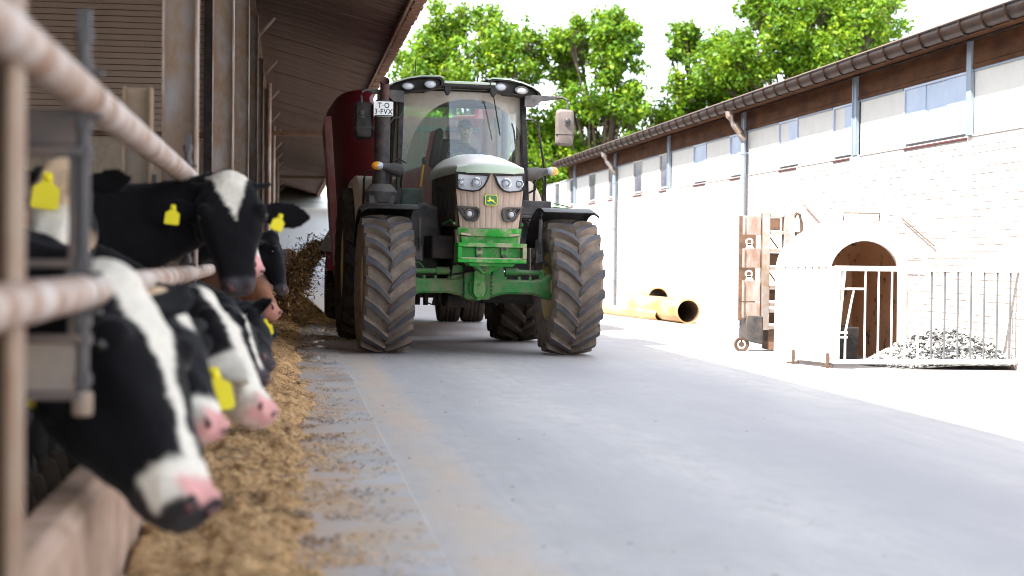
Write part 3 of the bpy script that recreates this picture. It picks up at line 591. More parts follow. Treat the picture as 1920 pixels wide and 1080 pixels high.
# cab: pillars, roof, glass
cab = MB()
for s in (-1, 1):
    cab.bar((s*.735,1.06,1.42),(s*.70,1.26,2.89), .062,.075)
    cab.bar((s*.74,2.58,1.42),(s*.72,2.55,2.89), .07,.07)
    cab.bar((s*.75,1.95,1.42),(s*.735,1.95,2.89), .045,.05)
    cab.bar((s*.72,1.2,2.87),(s*.72,2.6,2.87), .05,.06)
    cab.bar((s*.735,1.06,1.45),(s*.74,2.6,1.45), .05,.06)
cab.bar((-.70,1.22,2.89),(.70,1.22,2.89), .05,.05); cab.bar((-.72,2.56,2.87),(.72,2.56,2.87), .05,.06); cab.bar((-.72,2.58,1.62),(.72,2.58,1.62), .05,.06); cab.bar((-.70,1.03,1.44),(.70,1.03,1.44), .04,.04)
cabo = T(cab, 'cab_frame', M['black'], bevel=.010)
def wy(x, z): return .985+.17*(x/.70)**2+.125*(z-1.44)
ws = MB(); NX, NZ = 16, 14
ws.loft([[((-.705+.03*(j/NZ))*(1-2*i/NX), wy((-.705+.03*(j/NZ))*(1-2*i/NX), 1.44+1.45*j/NZ)-.035, 1.44+1.45*j/NZ) for i in range(NX+1)] for j in range(NZ+1)], closed=False)
T(ws, 'windscreen', M['wind'], cabo, ang=60)
for s in (-1, 1):
    g = MB(); g.add([(s*.745,1.10,1.48),(s*.745,2.55,1.48),(s*.725,2.53,2.85),(s*.71,1.27,2.85)], [(0,1,2,3)]); T(g, 'side_window', M['glass'], cabo)
g = MB(); g.add([(-.69,2.59,1.66),(.69,2.59,1.66),(.68,2.57,2.84),(-.68,2.57,2.84)], [(0,1,2,3)]); T(g, 'rear_window', M['glass'], cabo)
g = MB(); g.bar((.31,.99,2.86),(.40,1.0,2.4), .012,.012); T(g, 'wiper', M['black'], cabo)
# roof
rf = MB()
def roofring(y, hw, z0, z1): return [(hw*c_, y, z0+(z1-z0)*d_) for c_, d_ in ((-1,.0),(-1.0,.45),(-.9,.75),(-.6,.97),(0,1),(.6,.97),(.9,.75),(1.0,.45),(1,0))]
rf.loft([roofring(1.20,.70,2.925,2.985), roofring(1.26,.80,2.90,3.01), roofring(1.6,.86,2.89,3.05), roofring(2.4,.86,2.89,3.045), roofring(2.78,.80,2.89,3.0)], closed=True)
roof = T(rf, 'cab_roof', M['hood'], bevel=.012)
rf = MB(); rf.box(-.80,.80,1.22,2.76,2.868,2.90); rf.box(-.26,.33,.985,1.25,2.925,2.958); T(rf, 'roof_lining', M['black'], roof, bevel=.008)
for s in (-1, 1):
    P = [(.885,2.865),(.86,2.915),(.78,2.965),(.66,3.005),(.50,3.033),(.30,3.035),(.255,3.01),(.25,2.94),(.30,2.905),(.42,2.882),(.56,2.868),(.74,2.845),(.86,2.835)]
    cx = sum(p[0] for p in P)/len(P); cz = sum(p[1] for p in P)/len(P)
    def dy(x): return .98+.14*(x/.88)**2
    inn = [(cx+(x-cx)*.90, cz+(z-cz)*.80) for x, z in P]
    pd_ = MB(); pd_.loft([[(s*x*.98, 1.7, z) for x, z in P], [(s*x, dy(x), z) for x, z in P], [(s*x, dy(x)-.006, z) for x, z in inn], [(s*x, dy(x)+.05, z) for x, z in inn]])
    po = T(pd_, 'light_pod', M['black'], bevel=.008, ang=50)
    cp = MB(); top = [(.90,2.885),(.87,2.930),(.785,2.978),(.66,3.018),(.50,3.047),(.30,3.050),(.25,3.03)]
    low = [(x*.995, z-.016) for x, z in top]
    cp.loft([[(s*x, dy(x)-.012, z) for x, z in low], [(s*x, dy(x)-.012, z) for x, z in top], [(s*x*.97, 1.72, z+.006) for x, z in top], [(s*x*.97, 1.72, z-.02) for x, z in low]], closed=False)
    T(cp, 'pod_cap', M['hood'], po, ang=50)
    for lx, lz, rx, rz_ in ((.40,2.948,.078,.050),(.645,2.922,.078,.046)):
        lb = MB(); y = dy(lx)-.004
        rg = [[(s*lx+rx*f*math.cos(2*math.pi*k/24), y+d_, lz+rz_*f*math.sin(2*math.pi*k/24)) for k in range(24)] for f, d_ in ((1.0,.05),(1.0,-.006),(.92,-.012),(.86,.0))]
        lb.loft(rg, caps=False); lo = T(lb, 'work_lamp', M['darkgrey'], po)
        lb = MB(); lb.ball((s*lx, y+.012, lz), (rx*.88,.022,rz_*.88), 9); T(lb, 'lamp_lens', M['lens'], po)
    clp = MB(); x = s*.26+.05; clp.prism([(x-.035,2.925),(x+.035,2.925),(x+.035,2.88),(x+.012,2.83),(x-.012,2.83),(x-.035,2.88)], .96, 1.03); T(clp, 'hinge', M['black'], roof, bevel=.006)
st = MB(); st.box(-.25,.34,.99,1.25,2.962,2.992); T(st, 'roof_front_strip', M['hood'], roof, bevel=.006)
a = MB(); a.tube([(-.54,1.3,3.03),(-.535,1.3,3.25)], .006, 6); T(a, 'antenna', M['ink'], roof)
# cab interior
i_ = MB(); i_.prism([(-.17,1.9),(.17,1.9),(.165,2.10),(.11,2.19),(0,2.22),(-.11,2.19),(-.165,2.10)], 1.25, 1.45); i_.box(-.16,.16,1.2,1.5,1.42,1.92); i_.box(-.66,-.40,1.4,2.3,1.42,1.80); i_.box(.42,.66,1.5,2.4,1.42,1.9); T(i_, 'dashboard', M['darkgrey'], cabo, bevel=.02)
i_ = MB(); R0 = .19; cs, sn = math.cos(.9), math.sin(.9)
i_.tube([(.06+R0*math.cos(2*math.pi*k/32), 1.58-R0*math.sin(2*math.pi*k/32)*cs*-1, 2.17+R0*math.sin(2*math.pi*k/32)*sn) for k in range(33)], .014, 8)
for a_ in (.5, 2.6, 4.7): i_.tube([(.06,1.58,2.17),(.06+R0*math.cos(a_), 1.58+R0*math.sin(a_)*cs, 2.17+R0*math.sin(a_)*sn)], .012, 6)
i_.tube([(.05,1.40,2.02),(.06,1.58,2.17)], .025, 8); T(i_, 'steering_wheel', M['black'], cabo)
i_ = MB(); i_.box(-.17,.33,1.9,2.40,1.60,1.76); i_.prism([(-.16,1.76),(.32,1.76),(.30,2.35),(.22,2.45),(-.06,2.45),(-.14,2.35)], 2.36, 2.48); i_.box(-.04,.20,2.0,2.3,1.42,1.6); T(i_, 'driver_seat', M['seat'], cabo, bevel=.04, seg=3)
i_ = MB(); i_.prism([(-.235,2.10),(-.12,2.08),(-.05,2.52),(-.09,2.58),(-.155,2.55)], 2.30, 2.42); T(i_, 'seat_side', M['seat'], cabo, bevel=.03)
i_ = MB(); i_.tube([(-.43,1.5,1.82),(-.40,1.48,2.08)], .012, 8); lv = T(i_, 'lever', M['amber'], cabo); i_ = MB(); i_.ball((-.395,1.475,2.12), (.03,.03,.045), 8); T(i_, 'knob', M['ink'], cabo)
i_ = MB(); i_.tube([(.42,1.3,1.9),(.42,1.32,2.6)], .008, 6); i_.box(.38,.46,1.30,1.33,2.5,2.62); T(i_, 'monitor_arm', M['ink'], cabo)
# exhaust with number plate
e = MB(); e.lathe([(0,.12),(.03,.17),(.15,.185),(.19,.15),(.235,.11)], (-.935,.98,1.58), 'z', 28); e.box(-1.08,-.80,.83,.98,1.58,1.68); ex = T(e, 'exhaust', M['darkgrey'], bevel=.006)
e = MB(); e.lathe([(0,.088),(.93,.088),(.95,.075),(.95,.05)], (-.932,.98,1.80), 'z', 28); T(e, 'exhaust_stack', M['stack'], ex)
e = MB(); rings = []
for z, dyy in ((2.73,0),(2.85,0),(2.92,-.004),(2.965,-.012)): rings.append([(-.915+.052*math.cos(2*math.pi*k/24), .98+dyy+.052*math.sin(2*math.pi*k/24), z+(0 if z < 2.9 else (z-2.9)/.065*.045*math.sin(2*math.pi*k/24))) for k in range(24)])
rings += [[(-.915+(x+.915)*.9, .968+(y-.968)*.9, z) for x, y, z in rings[-1]], [(-.915+.045*math.cos(2*math.pi*k/24), .98+.045*math.sin(2*math.pi*k/24), 2.80) for k in range(24)]]
e.loft(rings); T(e, 'tail_pipe', M['rustpipe'], ex)
e = MB(); e.prism([(-.935+x, 2.64+z) for x, z in rrect(.106,.083,.012,3)], .868, .876); pl = T(e, 'number_plate', M['plate'])
def text(body, cx, cz, size, y, parent, m, sx=1):
    cu = bpy.data.curves.new('lettering', 'FONT'); cu.body = body; cu.size = size; cu.align_x = 'CENTER'; cu.align_y = 'CENTER'; cu.extrude = .0008; cu.space_character = 1.12; cu.offset = .0014
    tmp = bpy.data.objects.new('lettering', cu); COL.objects.link(tmp); bpy.context.view_layer.update()
    me = bpy.data.meshes.new_from_object(tmp.evaluated_get(bpy.context.evaluated_depsgraph_get())); bpy.data.objects.remove(tmp)
    me.transform(Matrix.Rotation(math.pi/2, 4, 'X') @ Matrix.Scale(sx, 4, (1,0,0))); me.materials.clear(); me.materials.append(m)
    o = bpy.data.objects.new('lettering', me); COL.objects.link(o); o.parent = parent; o.location = (cx, y, cz); return o
text('T\u00b7O', -.935, 2.676, .082, .8665, pl, M['ink'], .88); text('3\u00b7FVX', -.935, 2.608, .080, .8665, pl, M['ink'], .90)
e = MB(); e.box(-1.035,-.835,.866,.868,2.559,2.572); T(e, 'plate_strip', M['ink'], pl)
for s in (.09, -.09):
    e = MB(); e.box(-.935+s-.006,-.935+s+.006,.87,.90,2.70,2.71); T(e, 'plate_clip', M['steel'], pl)
# mirrors
for s in (-1, 1):
    m_ = MB(); m_.loft([[(s*1.14+x*.9, 1.06, 2.515+z*.92) for x, z in rrect(.102,.205,.045)], [(s*1.14+x, 1.02, 2.515+z) for x, z in rrect(.104,.207,.045)], [(s*1.14+x, .985, 2.515+z) for x, z in rrect(.102,.205,.045)], [(s*1.14+x*.8, .96, 2.515+z*.9) for x, z in rrect(.10,.20,.045)]])
    mo = T(m_, 'mirror', M['black' if s < 0 else 'dustymirror'], bevel=.004, ang=50)
    m_ = MB(); m_.box(s*1.14-.103,s*1.14+.103,.957,1.03,2.432,2.438); T(m_, 'mirror_seam', M['ink'], mo)
    m_ = MB(); m_.prism([(s*1.14+x*.9, 2.515+z*.92) for x, z in rrect(.095,.195,.04)], 1.061, 1.064); T(m_, 'mirror_glass', M['mirrorg'], mo)
    m_ = MB(); m_.prism([(s*.69,2.74),(s*.69,2.865),(s*.80,2.875),(s*1.09,2.872),(s*1.09,2.84),(s*.88,2.81),(s*.80,2.745)], 1.06, 1.12); m_.tube([(s*1.05,1.05,2.856),(s*1.12,1.04,2.856),(s*1.165,1.02,2.83),(s*1.17,1.0,2.77),(s*1.165,.975,2.62)], .014, 10); m_.ball((s*1.165,.955,2.585), (.035,.03,.04), 8); m_.box(s*1.165-.03,s*1.165+.03,.94,.97,2.54,2.57)
    T(m_, 'mirror_arm', M['darkgrey'], mo, bevel=.006)
    m_ = MB(); m_.tube([(s*.71,1.1,2.60),(s*.78,1.06,2.60),(s*.84,1.04,2.56),(s*.86,1.03,2.4),(s*.93,1.0,1.95),(s*.935,.98,1.60)] if s > 0 else [(s*.70,1.1,2.66),(s*.74,1.06,2.57),(s*.80,1.03,2.56),(s*.85,1.0,2.5)], .013, 8); T(m_, 'grab_rail', M['black'], cabo)
# indicators
for s in (-1, 1):
    n_ = MB(); n_.loft([[(s*(.69+xx), .90+.055*f*math.cos(2*math.pi*k/16), 1.995+dz+hh*f*math.sin(2*math.pi*k/16)) for k in range(16)] for xx, f, dz, hh in ((0,.6,-.03,.07),(.01,1,-.03,.075),(.12,1,-.015,.07),(.19,.75,0,.06),(.24,.7,.012,.055))])
    no = T(n_, 'indicator', M['darkgrey'], bevel=.005)
    n_ = MB(); n_.ball((s*.985,.89,2.012), (.072,.045,.050), 10); 
    for i, f in enumerate(n_.f):
        if s*sum(n_.v[j][0] for j in f)/len(f) < .985-.005 if s > 0 else -sum(n_.v[j][0] for j in f)/len(f) < .985-.005: n_.m[i] = 1
    T(n_, 'indicator_lens', [M['amber'], M['lens']], no)
    n_ = MB(); n_.tube([(s*.70,.92,1.94),(s*.72,.92,1.86),(s*.715,.95,1.78)] if s < 0 else [(s*.74,.92,1.95),(s*.80,.92,1.90),(s*.80,.92,1.80),(s*.73,.94,1.76)], .013, 8); n_.tube([(s*.66,1.0,2.06),(s*.75,.96,2.11),(s*.80,.94,2.07)], .010, 8); T(n_, 'hand_rail', M['black'], no)
# fenders
def arcfender(name, m, s, x0, x1, cy, cz, R0_, a0, a1, th=.02, lip=.05, label=None):
    f = MB(); rings = []
    N_ = 16
    for i in range(N_+1):
        a = R_(a0+(a1-a0)*i/N_)
        def P(x, r): return (s*x, cy-r*math.cos(a), cz+r*math.sin(a))
        rings.append([P(x0,R0_), P(x0,R0_+th), P(x1-.06,R0_+th), P(x1,R0_-lip*.4), P(x1,R0_-lip), P(x1-.03,R0_-lip*.4), P(x1-.075,R0_)])
    f.loft(rings); return T(f, name, m, bevel=.004, ang=45)
for s in (-1, 1):
    arcfender('front_fender', M['black'], s, .66, 1.26, 0, .725, .825, 70, 150, .016, .05)
    st = MB(); st.tube([(s*.66,-.15,1.50),(s*.645,-.2,1.42),(s*.635,-.2,1.15),(s*.65,-.15,1.05),(s*.75,-.05,.95)], .022, 8); st.prism([(s*.60,.97),(s*.68,.99),(s*.67,1.2),(s*.615,1.2)], -.18, -.15)
    for z in (1.18, 1.10, 1.02): st.ball((s*.635,-.225,z), .010, 4)
    T(st, 'fender_bracket', M['darkgrey'], bevel=.004)
    arcfender('rear_fender', M['beige'], s, .70, 1.13, 2.77, .925, 1.04, 32, 130, .025, .10)
    fl = MB(); fl.prism([(1.86,1.45),(1.95,1.95),(2.3,2.05),(2.75,2.0),(2.75,1.4)], s*.72, s*.75, 'yz'); T(fl, 'fender_side', M['beige'], bevel=.01)
    hr = MB(); hr.tube([(s*1.06,1.75,1.55),(s*1.06,1.72,1.90),(s*1.04,1.72,1.98),(s*.98,1.72,2.0),(s*.95,1.72,1.95),(s*.95,1.75,1.6)], .014, 8); T(hr, 'hand_rail', M['black'])
tb = MB(); tb.box(.50,.91,.55,.85,1.50,1.66); tb.box(.40,.90,.50,.9,1.46,1.495); tbo = T(tb, 'tool_box', M['darkgrey'], bevel=.008)
badge(.80, .548, 1.545, .42, tbo, 'small_emblem')
lt = MB(); lt.bar((1.0,1.2,1.62),(1.16,1.0,1.60), .05,.012); lt.bar((1.08,1.2,1.66),(1.2,1.0,1.62), .02,.012); T(lt, 'green_bracket', M['green'])
dr = MB(); dr.box(-.74,-.60,1.2,1.9,1.0,1.45); dr.box(-.95,-.60,1.3,1.8,.55,.60); dr.box(-.92,-.62,1.3,1.8,.82,.86); T(dr, 'cab_steps', M['dark'], bevel=.01)

# ------------------------------------------------------------------ feed mixer wagon
wag = empty('mixer_wagon', 'tall dark red feed mixer wagon towed behind the green tractor', 'feed wagon', (1.84, 23.6, -.02))
def Wg(mb, name, m, parent=None, **k):
    mb.v = [(x, y-23.6, z) for x, y, z in mb.v]; return mb.build(name, m, parent or wag, **k)
def sup(t, a, b, p=3.6):
    c_, d_ = math.cos(t), math.sin(t); return (a*math.copysign(abs(c_)**(2/p), c_), b*math.copysign(abs(d_)**(2/p), d_))
def tubring(z, a, b, dip=0):
    r = []
    for k in range(96):
        x, y = sup(2*math.pi*k/96+.001, a*.97, b)
        zz = z - dip*max(0, min(1, (.72-abs(x))/.04))
        zz -= max(0, .13*(abs(x)/a)**14) if z > 3.0 else 0
        r.append((x, 24.1+y, zz))
    return r
tb = MB(); tb.loft([tubring(.72,1.0,1.75), tubring(.75,1.20,1.95), tubring(1.4,1.27,2.02), tubring(2.4,1.345,2.08), tubring(2.92,1.39,2.12), tubring(3.18,1.34,2.08,.50), tubring(3.30,1.26,2.0,.55), tubring(3.28,1.22,1.96,.55), tubring(2.6,1.28,2.0), tubring(.95,1.1,1.85)])
tub = Wg(tb, 'tub', M['red'], ang=40)
r_ = MB()
for s in (-1, 1):
    r_.bar((s*1.19,22.02,.9),(s*1.33,21.97,2.9), .10,.035)
    r_.bar((s*.34,22.02,.9),(s*.36,21.965,2.72), .09,.05)
Wg(r_, 'upright', M['wdirt'], tub, bevel=.008)
r_ = MB(); r_.box(-.74,.74,21.98,22.05,2.73,2.79); Wg(r_, 'window_sill', M['dark'], tub, bevel=.008)
c = MB(); c.box(-.5,.5,20.9,27.2,.50,.72); c.box(-1.1,1.1,25.6,26.2,.42,.60); c.bar((-.06,20.4,.62),(0,21.6,.62),.16,.14); Wg(c, 'chassis', M['wdirt'], bevel=.015)
for x in (-1.08, -.70, .70, 1.08):
    wl = MB(); wl.lathe([(-.13,.20),(-.13,.26),(-.05,.22),(.05,.22),(.13,.26),(.13,.20)], (0,0,0), 'x', 28); wl.lathe([(0,.22),(.02,.1),(.02,0)], (0,0,0), 'x', 24); wo_ = wl.build('wheel', M['greysteel'], wag); wo_.location = (x, 2.25, .50)
    ty = MB(); prof = [(-.14,.26),(-.175,.33),(-.178,.42),(-.165,.485),(-.13,.50)]
    for g_ in (-.065, 0., .065): prof += [(g_-.028,.503),(g_-.012,.503),(g_-.009,.488),(g_+.009,.488),(g_+.012,.503)]
    prof += [(.13,.50),(.165,.485),(.178,.42),(.175,.33),(.14,.26)]
    ty.lathe(prof, (0,0,0), 'x', 48); ty.build('tyre', M['rubber'], wo_, ang=30)
b_ = MB(); b_.box(-1.31,-1.10,22.75,23.15,.82,1.07); b_.box(-1.33,-1.08,22.72,23.2,1.07,1.085); Wg(b_, 'outlet_box', M['red'], bevel=.012)
b_ = MB(); b_.box(-1.312,-1.304,22.85,23.05,.88,1.0); b_.lathe([(-.01,.03),(0,.03)], (-1.2,22.75,.95), 'y', 12); Wg(b_, 'outlet_plate', M['wdirt'])
cz = MB(); rings = []
for x, z, y0, y1 in ((-1.12,1.62,22.85,23.9),(-1.20,1.45,22.82,23.95),(-1.32,1.24,22.80,24.0),(-1.43,1.10,22.80,24.0)):
    rings.append([(x, y0, z), (x, y1, z), (x+.02, y1, z-.015), (x+.02, y0, z-.015)])
cz.loft(rings); cz.prism([(-1.12,1.62),(-1.43,1.10),(-1.12,1.07)], 22.84, 22.86); cz.prism([(-1.12,1.62),(-1.43,1.10),(-1.12,1.07)], 23.94, 23.96); Wg(cz, 'discharge_chute', M['greysteel'], bevel=.004)
# ------------------------------------------------------------------ bodies: union of lofts, remeshed into one skin
def skin(mb, voxel, it=5):
    me = bpy.data.meshes.new('tmp'); me.from_pydata(mb.v, [], mb.f)
    bm = bmesh.new(); bm.from_mesh(me); bmesh.ops.recalc_face_normals(bm, faces=bm.faces); bm.to_mesh(me); bm.free()
    o = bpy.data.objects.new('tmp', me); COL.objects.link(o)
    r = o.modifiers.new('r', 'REMESH'); r.mode = 'VOXEL'; r.voxel_size = voxel; r.use_smooth_shade = True
    s_ = o.modifiers.new('s', 'SMOOTH'); s_.factor = .5; s_.iterations = it
    bpy.context.view_layer.update()
    out = bpy.data.meshes.new_from_object(o.evaluated_get(bpy.context.evaluated_depsgraph_get())); bpy.data.objects.remove(o); bpy.data.meshes.remove(me)
    out.polygons.foreach_set('use_smooth', [True]*len(out.polygons)); return out
def ering(c, ax, ay, a, b0, b1, n=20, p=2.3):   # ring: centre, side axis, up axis, half width, half height up / down
    r = []
    for k in range(n):
        t = 2*math.pi*k/n; c_, d_ = math.cos(t), math.sin(t)
        x = a*math.copysign(abs(c_)**(2/p), c_); y = (b0 if d_ > 0 else b1)*math.copysign(abs(d_)**(2/p), d_)
        r.append(c + ax*x + ay*y)
    return r
BLK = (.0065,.006,.0075); WHT = (.72,.66,.57); PNK = (.66,.33,.31); CRM = (.70,.50,.33); BRN = (.10,.045,.028); GRY = (.06,.05,.055)
def mixv(a, b, f): f = max(0, min(1, f)); return tuple(x+(y-x)*f for x, y in zip(a, b))
def sst(a, b, x): t = max(0, min(1, (x-a)/(b-a))); return t*t*(3-2*t)

def cow(label, A, B, hint, yb, paint, ears, tagpos=(), voxel=.014, sc_=.95, up=False, horns=False, base=BLK, seed=0, neck=None, wide=1., eu=.03, elen=1., deep=1., lcap=.60):
    A = Vector(A); B = Vector(B); e = (B-A).normalized(); Lh = max((B-A).length, .46); Lh = min(Lh, lcap)
    h = Vector(hint); n = (h - e*h.dot(e)).normalized(); s = e.cross(n).normalized()
    k = Lh/.5
    mb = MB()
    H = [(-.12,.06,.045,.10),(-.03,.082,.062,.125),(.06,.098,.070,.145),(.16,.104,.076,.16),(.28,.112,.080,.168),(.40,.100,.073,.160),(.52,.086,.064,.140),(.66,.074,.054,.110),(.78,.072,.048,.094),(.88,.076,.044,.088),(.95,.074,.036,.078),(1.0,.060,.018,.056),(1.015,.035,.002,.03)]
    mb.loft([ering(A+e*u*Lh - n*.015*k, s, n, w_*k*(1+(wide-1)*sst(1,.55,u)), hu*k, hd*k*(1+(deep-1)*sst(1,.6,u)), 24, 2.5) for u, w_, hu, hd in H])
    for sg in (-1, 1):
        c = A+e*.27*Lh+s*sg*.092*k*wide+n*.035*k; mb.ball(c, .036*k, 8)                      # brow over the eye
        c = A+e*.33*Lh+s*sg*.075*k*wide-n*.10*k*deep; mb.ball(c, (.05*k,.05*k,.06*k), 8)           # cheek
        c = A+e*.95*Lh+s*sg*.040*k+n*.006*k; mb.ball(c, .028*k, 8)                        # nostril wings
    mb.ball(A - n*.02*k - e*.01, .085*k, 10)                                              # poll
    for sg, dv, roll in ears:                                                             # ears
        d = Vector(dv).normalized(); p0 = A + e*eu*Lh + s*sg*(.080 if eu < .22 else .098)*k*wide - n*.035*k
        r_ = Vector(roll); thick = (r_ - d*r_.dot(d)).normalized(); wid = d.cross(thick)
        mb.loft([ering(p0+d*t*.235*k*elen + thick*(-.02*math.sin(t*3)), wid, thick, ww*k, .015*k, .015*k, 14, 2) for t, ww in ((-.1,.022),(.1,.034),(.3,.056),(.5,.066),(.7,.060),(.88,.038),(1.0,.012))])
    if horns:
        for sg in (-1, 1):
            p0 = A - e*.0 + s*sg*.075*k*wide; mb.tube([p0, p0+s*sg*.06+e*-.015, p0+s*sg*.11-e*.025], [.026,.018,.008], 8)
    zb = 1.0 if up else .84
    P0 = Vector((-1.12, yb, zb)); P3 = A - n*.055*k - e*.02; P1 = P0 + Vector((.28, 0, .12 if up else .02)); P2 = P3 - n*.22 - e*.10
    if up: P2 = P3 - n*.16 + Vector((-.12,0,-.10))
    rings = []
    for i in range(11):
        t = i/10; q = 1-t; p = P0*q**3+P1*3*q*q*t+P2*3*q*t*t+P3*t**3
        dd = ((P1-P0)*q*q+(P2-P1)*2*q*t+(P3-P2)*t*t).normalized(); yy = Vector((0,1,0)); sd = (yy - dd*yy.dot(dd)).normalized(); uu = dd.cross(sd)
        if uu.z < 0 and abs(dd.z) < .8: uu = -uu
        f = t**.8; a = .165*(1-f)+.085*f; b = .32*(1-f)+.125*f*deep
        rings.append(ering(p, sd, uu, a, b, b, 20, 2.2))
    mb.loft(rings)
    # trunk
    X = Vector((0,1,0)); Z = Vector((0,0,1)); x0 = -1.12
    for_ = [(.10,.98,.13,.20,.24),(.0,.99,.20,.27,.34),(-.15,.97,.255,.31,.38),(-.45,.96,.30,.31,.40),(-.85,.95,.335,.31,.42),(-1.15,.97,.31,.30,.38),(-1.38,1.0,.285,.27,.31),(-1.55,1.0,.22,.24,.25),(-1.66,.98,.12,.15,.16)]
    mb.loft([ering(Vector((x0+x, yb, (z+(.03 if up else 0)-.0)*sc_)), X, Z, a, b0, b1, 26, 2.4) for x, z, a, b0, b1 in for_])
    g = -.1
    for sg in (-1, 1):
        y = yb+sg*.15
        mb.tube([(x0+.0,y,.85),(x0+.01,y,.62),(x0+.03,y,.40),(x0+.0,y,.34),(x0+.0,y,.08),(x0+.03,y,.02)], [.12,.075,.052,.042,.036,.042], 12); mb.tube([(x0+.03,y,.05),(x0+.05,y,-.09)], [.045,.06], 12)
        y = yb+sg*.17; xr = x0-1.42
        mb.tube([(xr,y,.95),(xr+.10,y,.68),(xr+.06,y,.55),(xr-.10,y,.40),(xr-.08,y,.32),(xr-.05,y,.06),(xr-.02,y,.01)], [.19,.13,.095,.062,.045,.036,.042], 12); mb.tube([(xr-.02,y,.04),(xr+.0,y,-.09)], [.045,.06], 12)
    mb.tube([(x0-1.64,yb,1.15),(x0-1.74,yb,1.0),(x0-1.74,yb,.6),(x0-1.73,yb,.25)], [.03,.022,.018,.03], 8)
    me = skin(mb, voxel, 4 if voxel < .015 else 3)
    for v in me.vertices:
        q = v.co; v.co = q + Vector((noise.noise(q*13), noise.noise(q*13+Vector((9,0,0))), noise.noise(q*13+Vector((0,9,0)))))*.007 + Vector((noise.noise(q*42), noise.noise(q*42+Vector((5,0,0))), noise.noise(q*42+Vector((0,5,0)))))*.003
    ca = me.color_attributes.new('coat', 'FLOAT_COLOR', 'POINT'); cols = []
    for v in me.vertices:
        q = v.co - A; u = q.dot(e)/Lh; sv = q.dot(s)/k; nv = q.dot(n)/k
        nz_ = noise.noise((v.co.x*14+seed, v.co.y*14, v.co.z*14))*.022 + noise.noise((v.co.x*45+seed, v.co.y*45, v.co.z*45))*.016
        if -.14 < u < 1.12 and abs(sv) < .14 and -.24*deep < nv < .14: c = paint(u+nz_, sv+nz_*.5, nv)
        else:
            f = fbm(v.co.x*1.5+seed*3.7, v.co.y*1.5, v.co.z*1.5+seed, 2); c = mixv(base, WHT, sst(.16,.24,f)) if base == BLK else mixv(base, BLK, sst(.12,.2,f))
            if v.co.x > x0+.2 and base == BLK: c = BLK
            if neck and v.co.x > x0-.1: c = mixv(BLK, neck, sst(.74,.82,v.co.z)*sst(-.50,-.56,v.co.x))
            if abs(sv) > .09 and -.25 < u < .65 and abs(nv) < .2: c = BLK if base != BRN else BRN
            if v.co.z < .62 and base == BLK: c = mixv(c, BLK, .92)
            if v.co.z < .05: c = mixv(c, (.10,.07,.05), .7)
        cols += [*c, 1]
    ca.data.foreach_set('color', cols)
    me.materials.append(M['coat']); me.name = 'cow'
    o = bpy.data.objects.new('cow', me); COL.objects.link(o); org = Vector((x0-.6, yb, -.1))
    me.transform(Matrix.Translation(-org)); o.location = org
    tag(o, label, 'cow', 'cows feeding at the barrier')
    for sg in (-1, 1):
        m_ = MB(); m_.ball(A+e*.30*Lh+s*sg*.107*k*wide+n*.012*k-org, (.020*k,.020*k,.020*k), 8); m_.build('eye', M['eye'], o)
        m_ = MB(); c = A+e*.975*Lh+s*sg*.040*k+n*.010*k-org; m_.tube([c-s*sg*.012*k-n*.010*k+e*.012*k, c+e*.004*k, c+s*sg*.012*k+n*.006*k-e*.012*k], [.008*k,.013*k,.009*k], 8); m_.build('nostril', M['nostril'], o)
    for pos, nrm, tilt, sz in tagpos:
        m_ = MB(); P = [(-.012,.052),(.012,.052),(.016,.022),(.036,.008),(.038,-.045),(.030,-.052),(-.030,-.052),(-.038,-.045),(-.036,.008),(-.016,.022)]
        nn = Vector(nrm).normalized(); zz = Vector((math.sin(tilt),0,math.cos(tilt))); zz = (zz-nn*zz.dot(nn)).normalized(); xx = zz.cross(nn)
        a_ = [Vector(pos)-org + xx*x*sz + zz*z*sz for x, z in P]; b_ = [p - nn*.004 for p in a_]; m_.loft([a_, b_]); 
        m_.ball(Vector(pos)-org+zz*.035*sz+nn*.004, .010*sz, 5)
        m_.build('ear_tag', M['tagy'], o, bevel=.0015)
    return o
def pad(u, s, n, a=.885): return sst(a-.02, a+.03, u)*sst(.062,.048,abs(s))*sst(-.050,-.030,n)
def muzzle(c, u, sv, nv, white=.76, pink=.90, dark=False):
    if dark: return mixv(c, GRY, sst(.86,.93,u))
    c = mixv(c, WHT, sst(white-.03, white+.03, u + .25*nv))
    c = mixv(c, (.60,.40,.36), sst(.90,.99,u)*.7); return mixv(c, PNK, pad(u, sv, nv, pink))
def p1(u, s, n):
    wdt = .014+.062*sst(.50,.02,u)+.012*sst(.62,.8,u); c = mixv(BLK, WHT, sst(wdt+.010, wdt-.004, abs(s+.004))*(1 if n > -.02 else 0))
    c = mixv(c, WHT, sst(.78,.83,u)*sst(-.062,-.04,n)); c = mixv(c, PNK, pad(u, s, n, .87)); return mixv(c, (.030,.026,.028), max(sst(.80,.86,u)*sst(-.040,-.055,n), sst(.955,.98,u)))
def p2(u, s, n): return muzzle(mixv(BLK, CRM, sst(.10,.03,u)*(n > -.08)) if u < .1 else mixv(BLK, WHT, sst(.045,.03,abs(s+.01))*sst(.30,.20,u)*(n > -.03)), u, s, n, .80, .88)
def p3(u, s, n): return muzzle(mixv(BLK, WHT, sst(.052,.036,abs(s))*(n > -.02)), u, s, n, .56, .90)
def p4(u, s, n):
    f = sst(.010, -.004, abs(s) - .088*max(0, 1-(u+.08)/.44))*(1 if n > -.03 else 0)*(u < .40); return muzzle(mixv(BLK, WHT, f), u, s, n, dark=True)
def p5(u, s, n): return muzzle(mixv(BLK, WHT, sst(.02,.008,abs(s))*(n > 0)*sst(.1,.2,u)), u, s, n, dark=True)
def p6(u, s, n): return muzzle(BLK, u, s, n, dark=True)
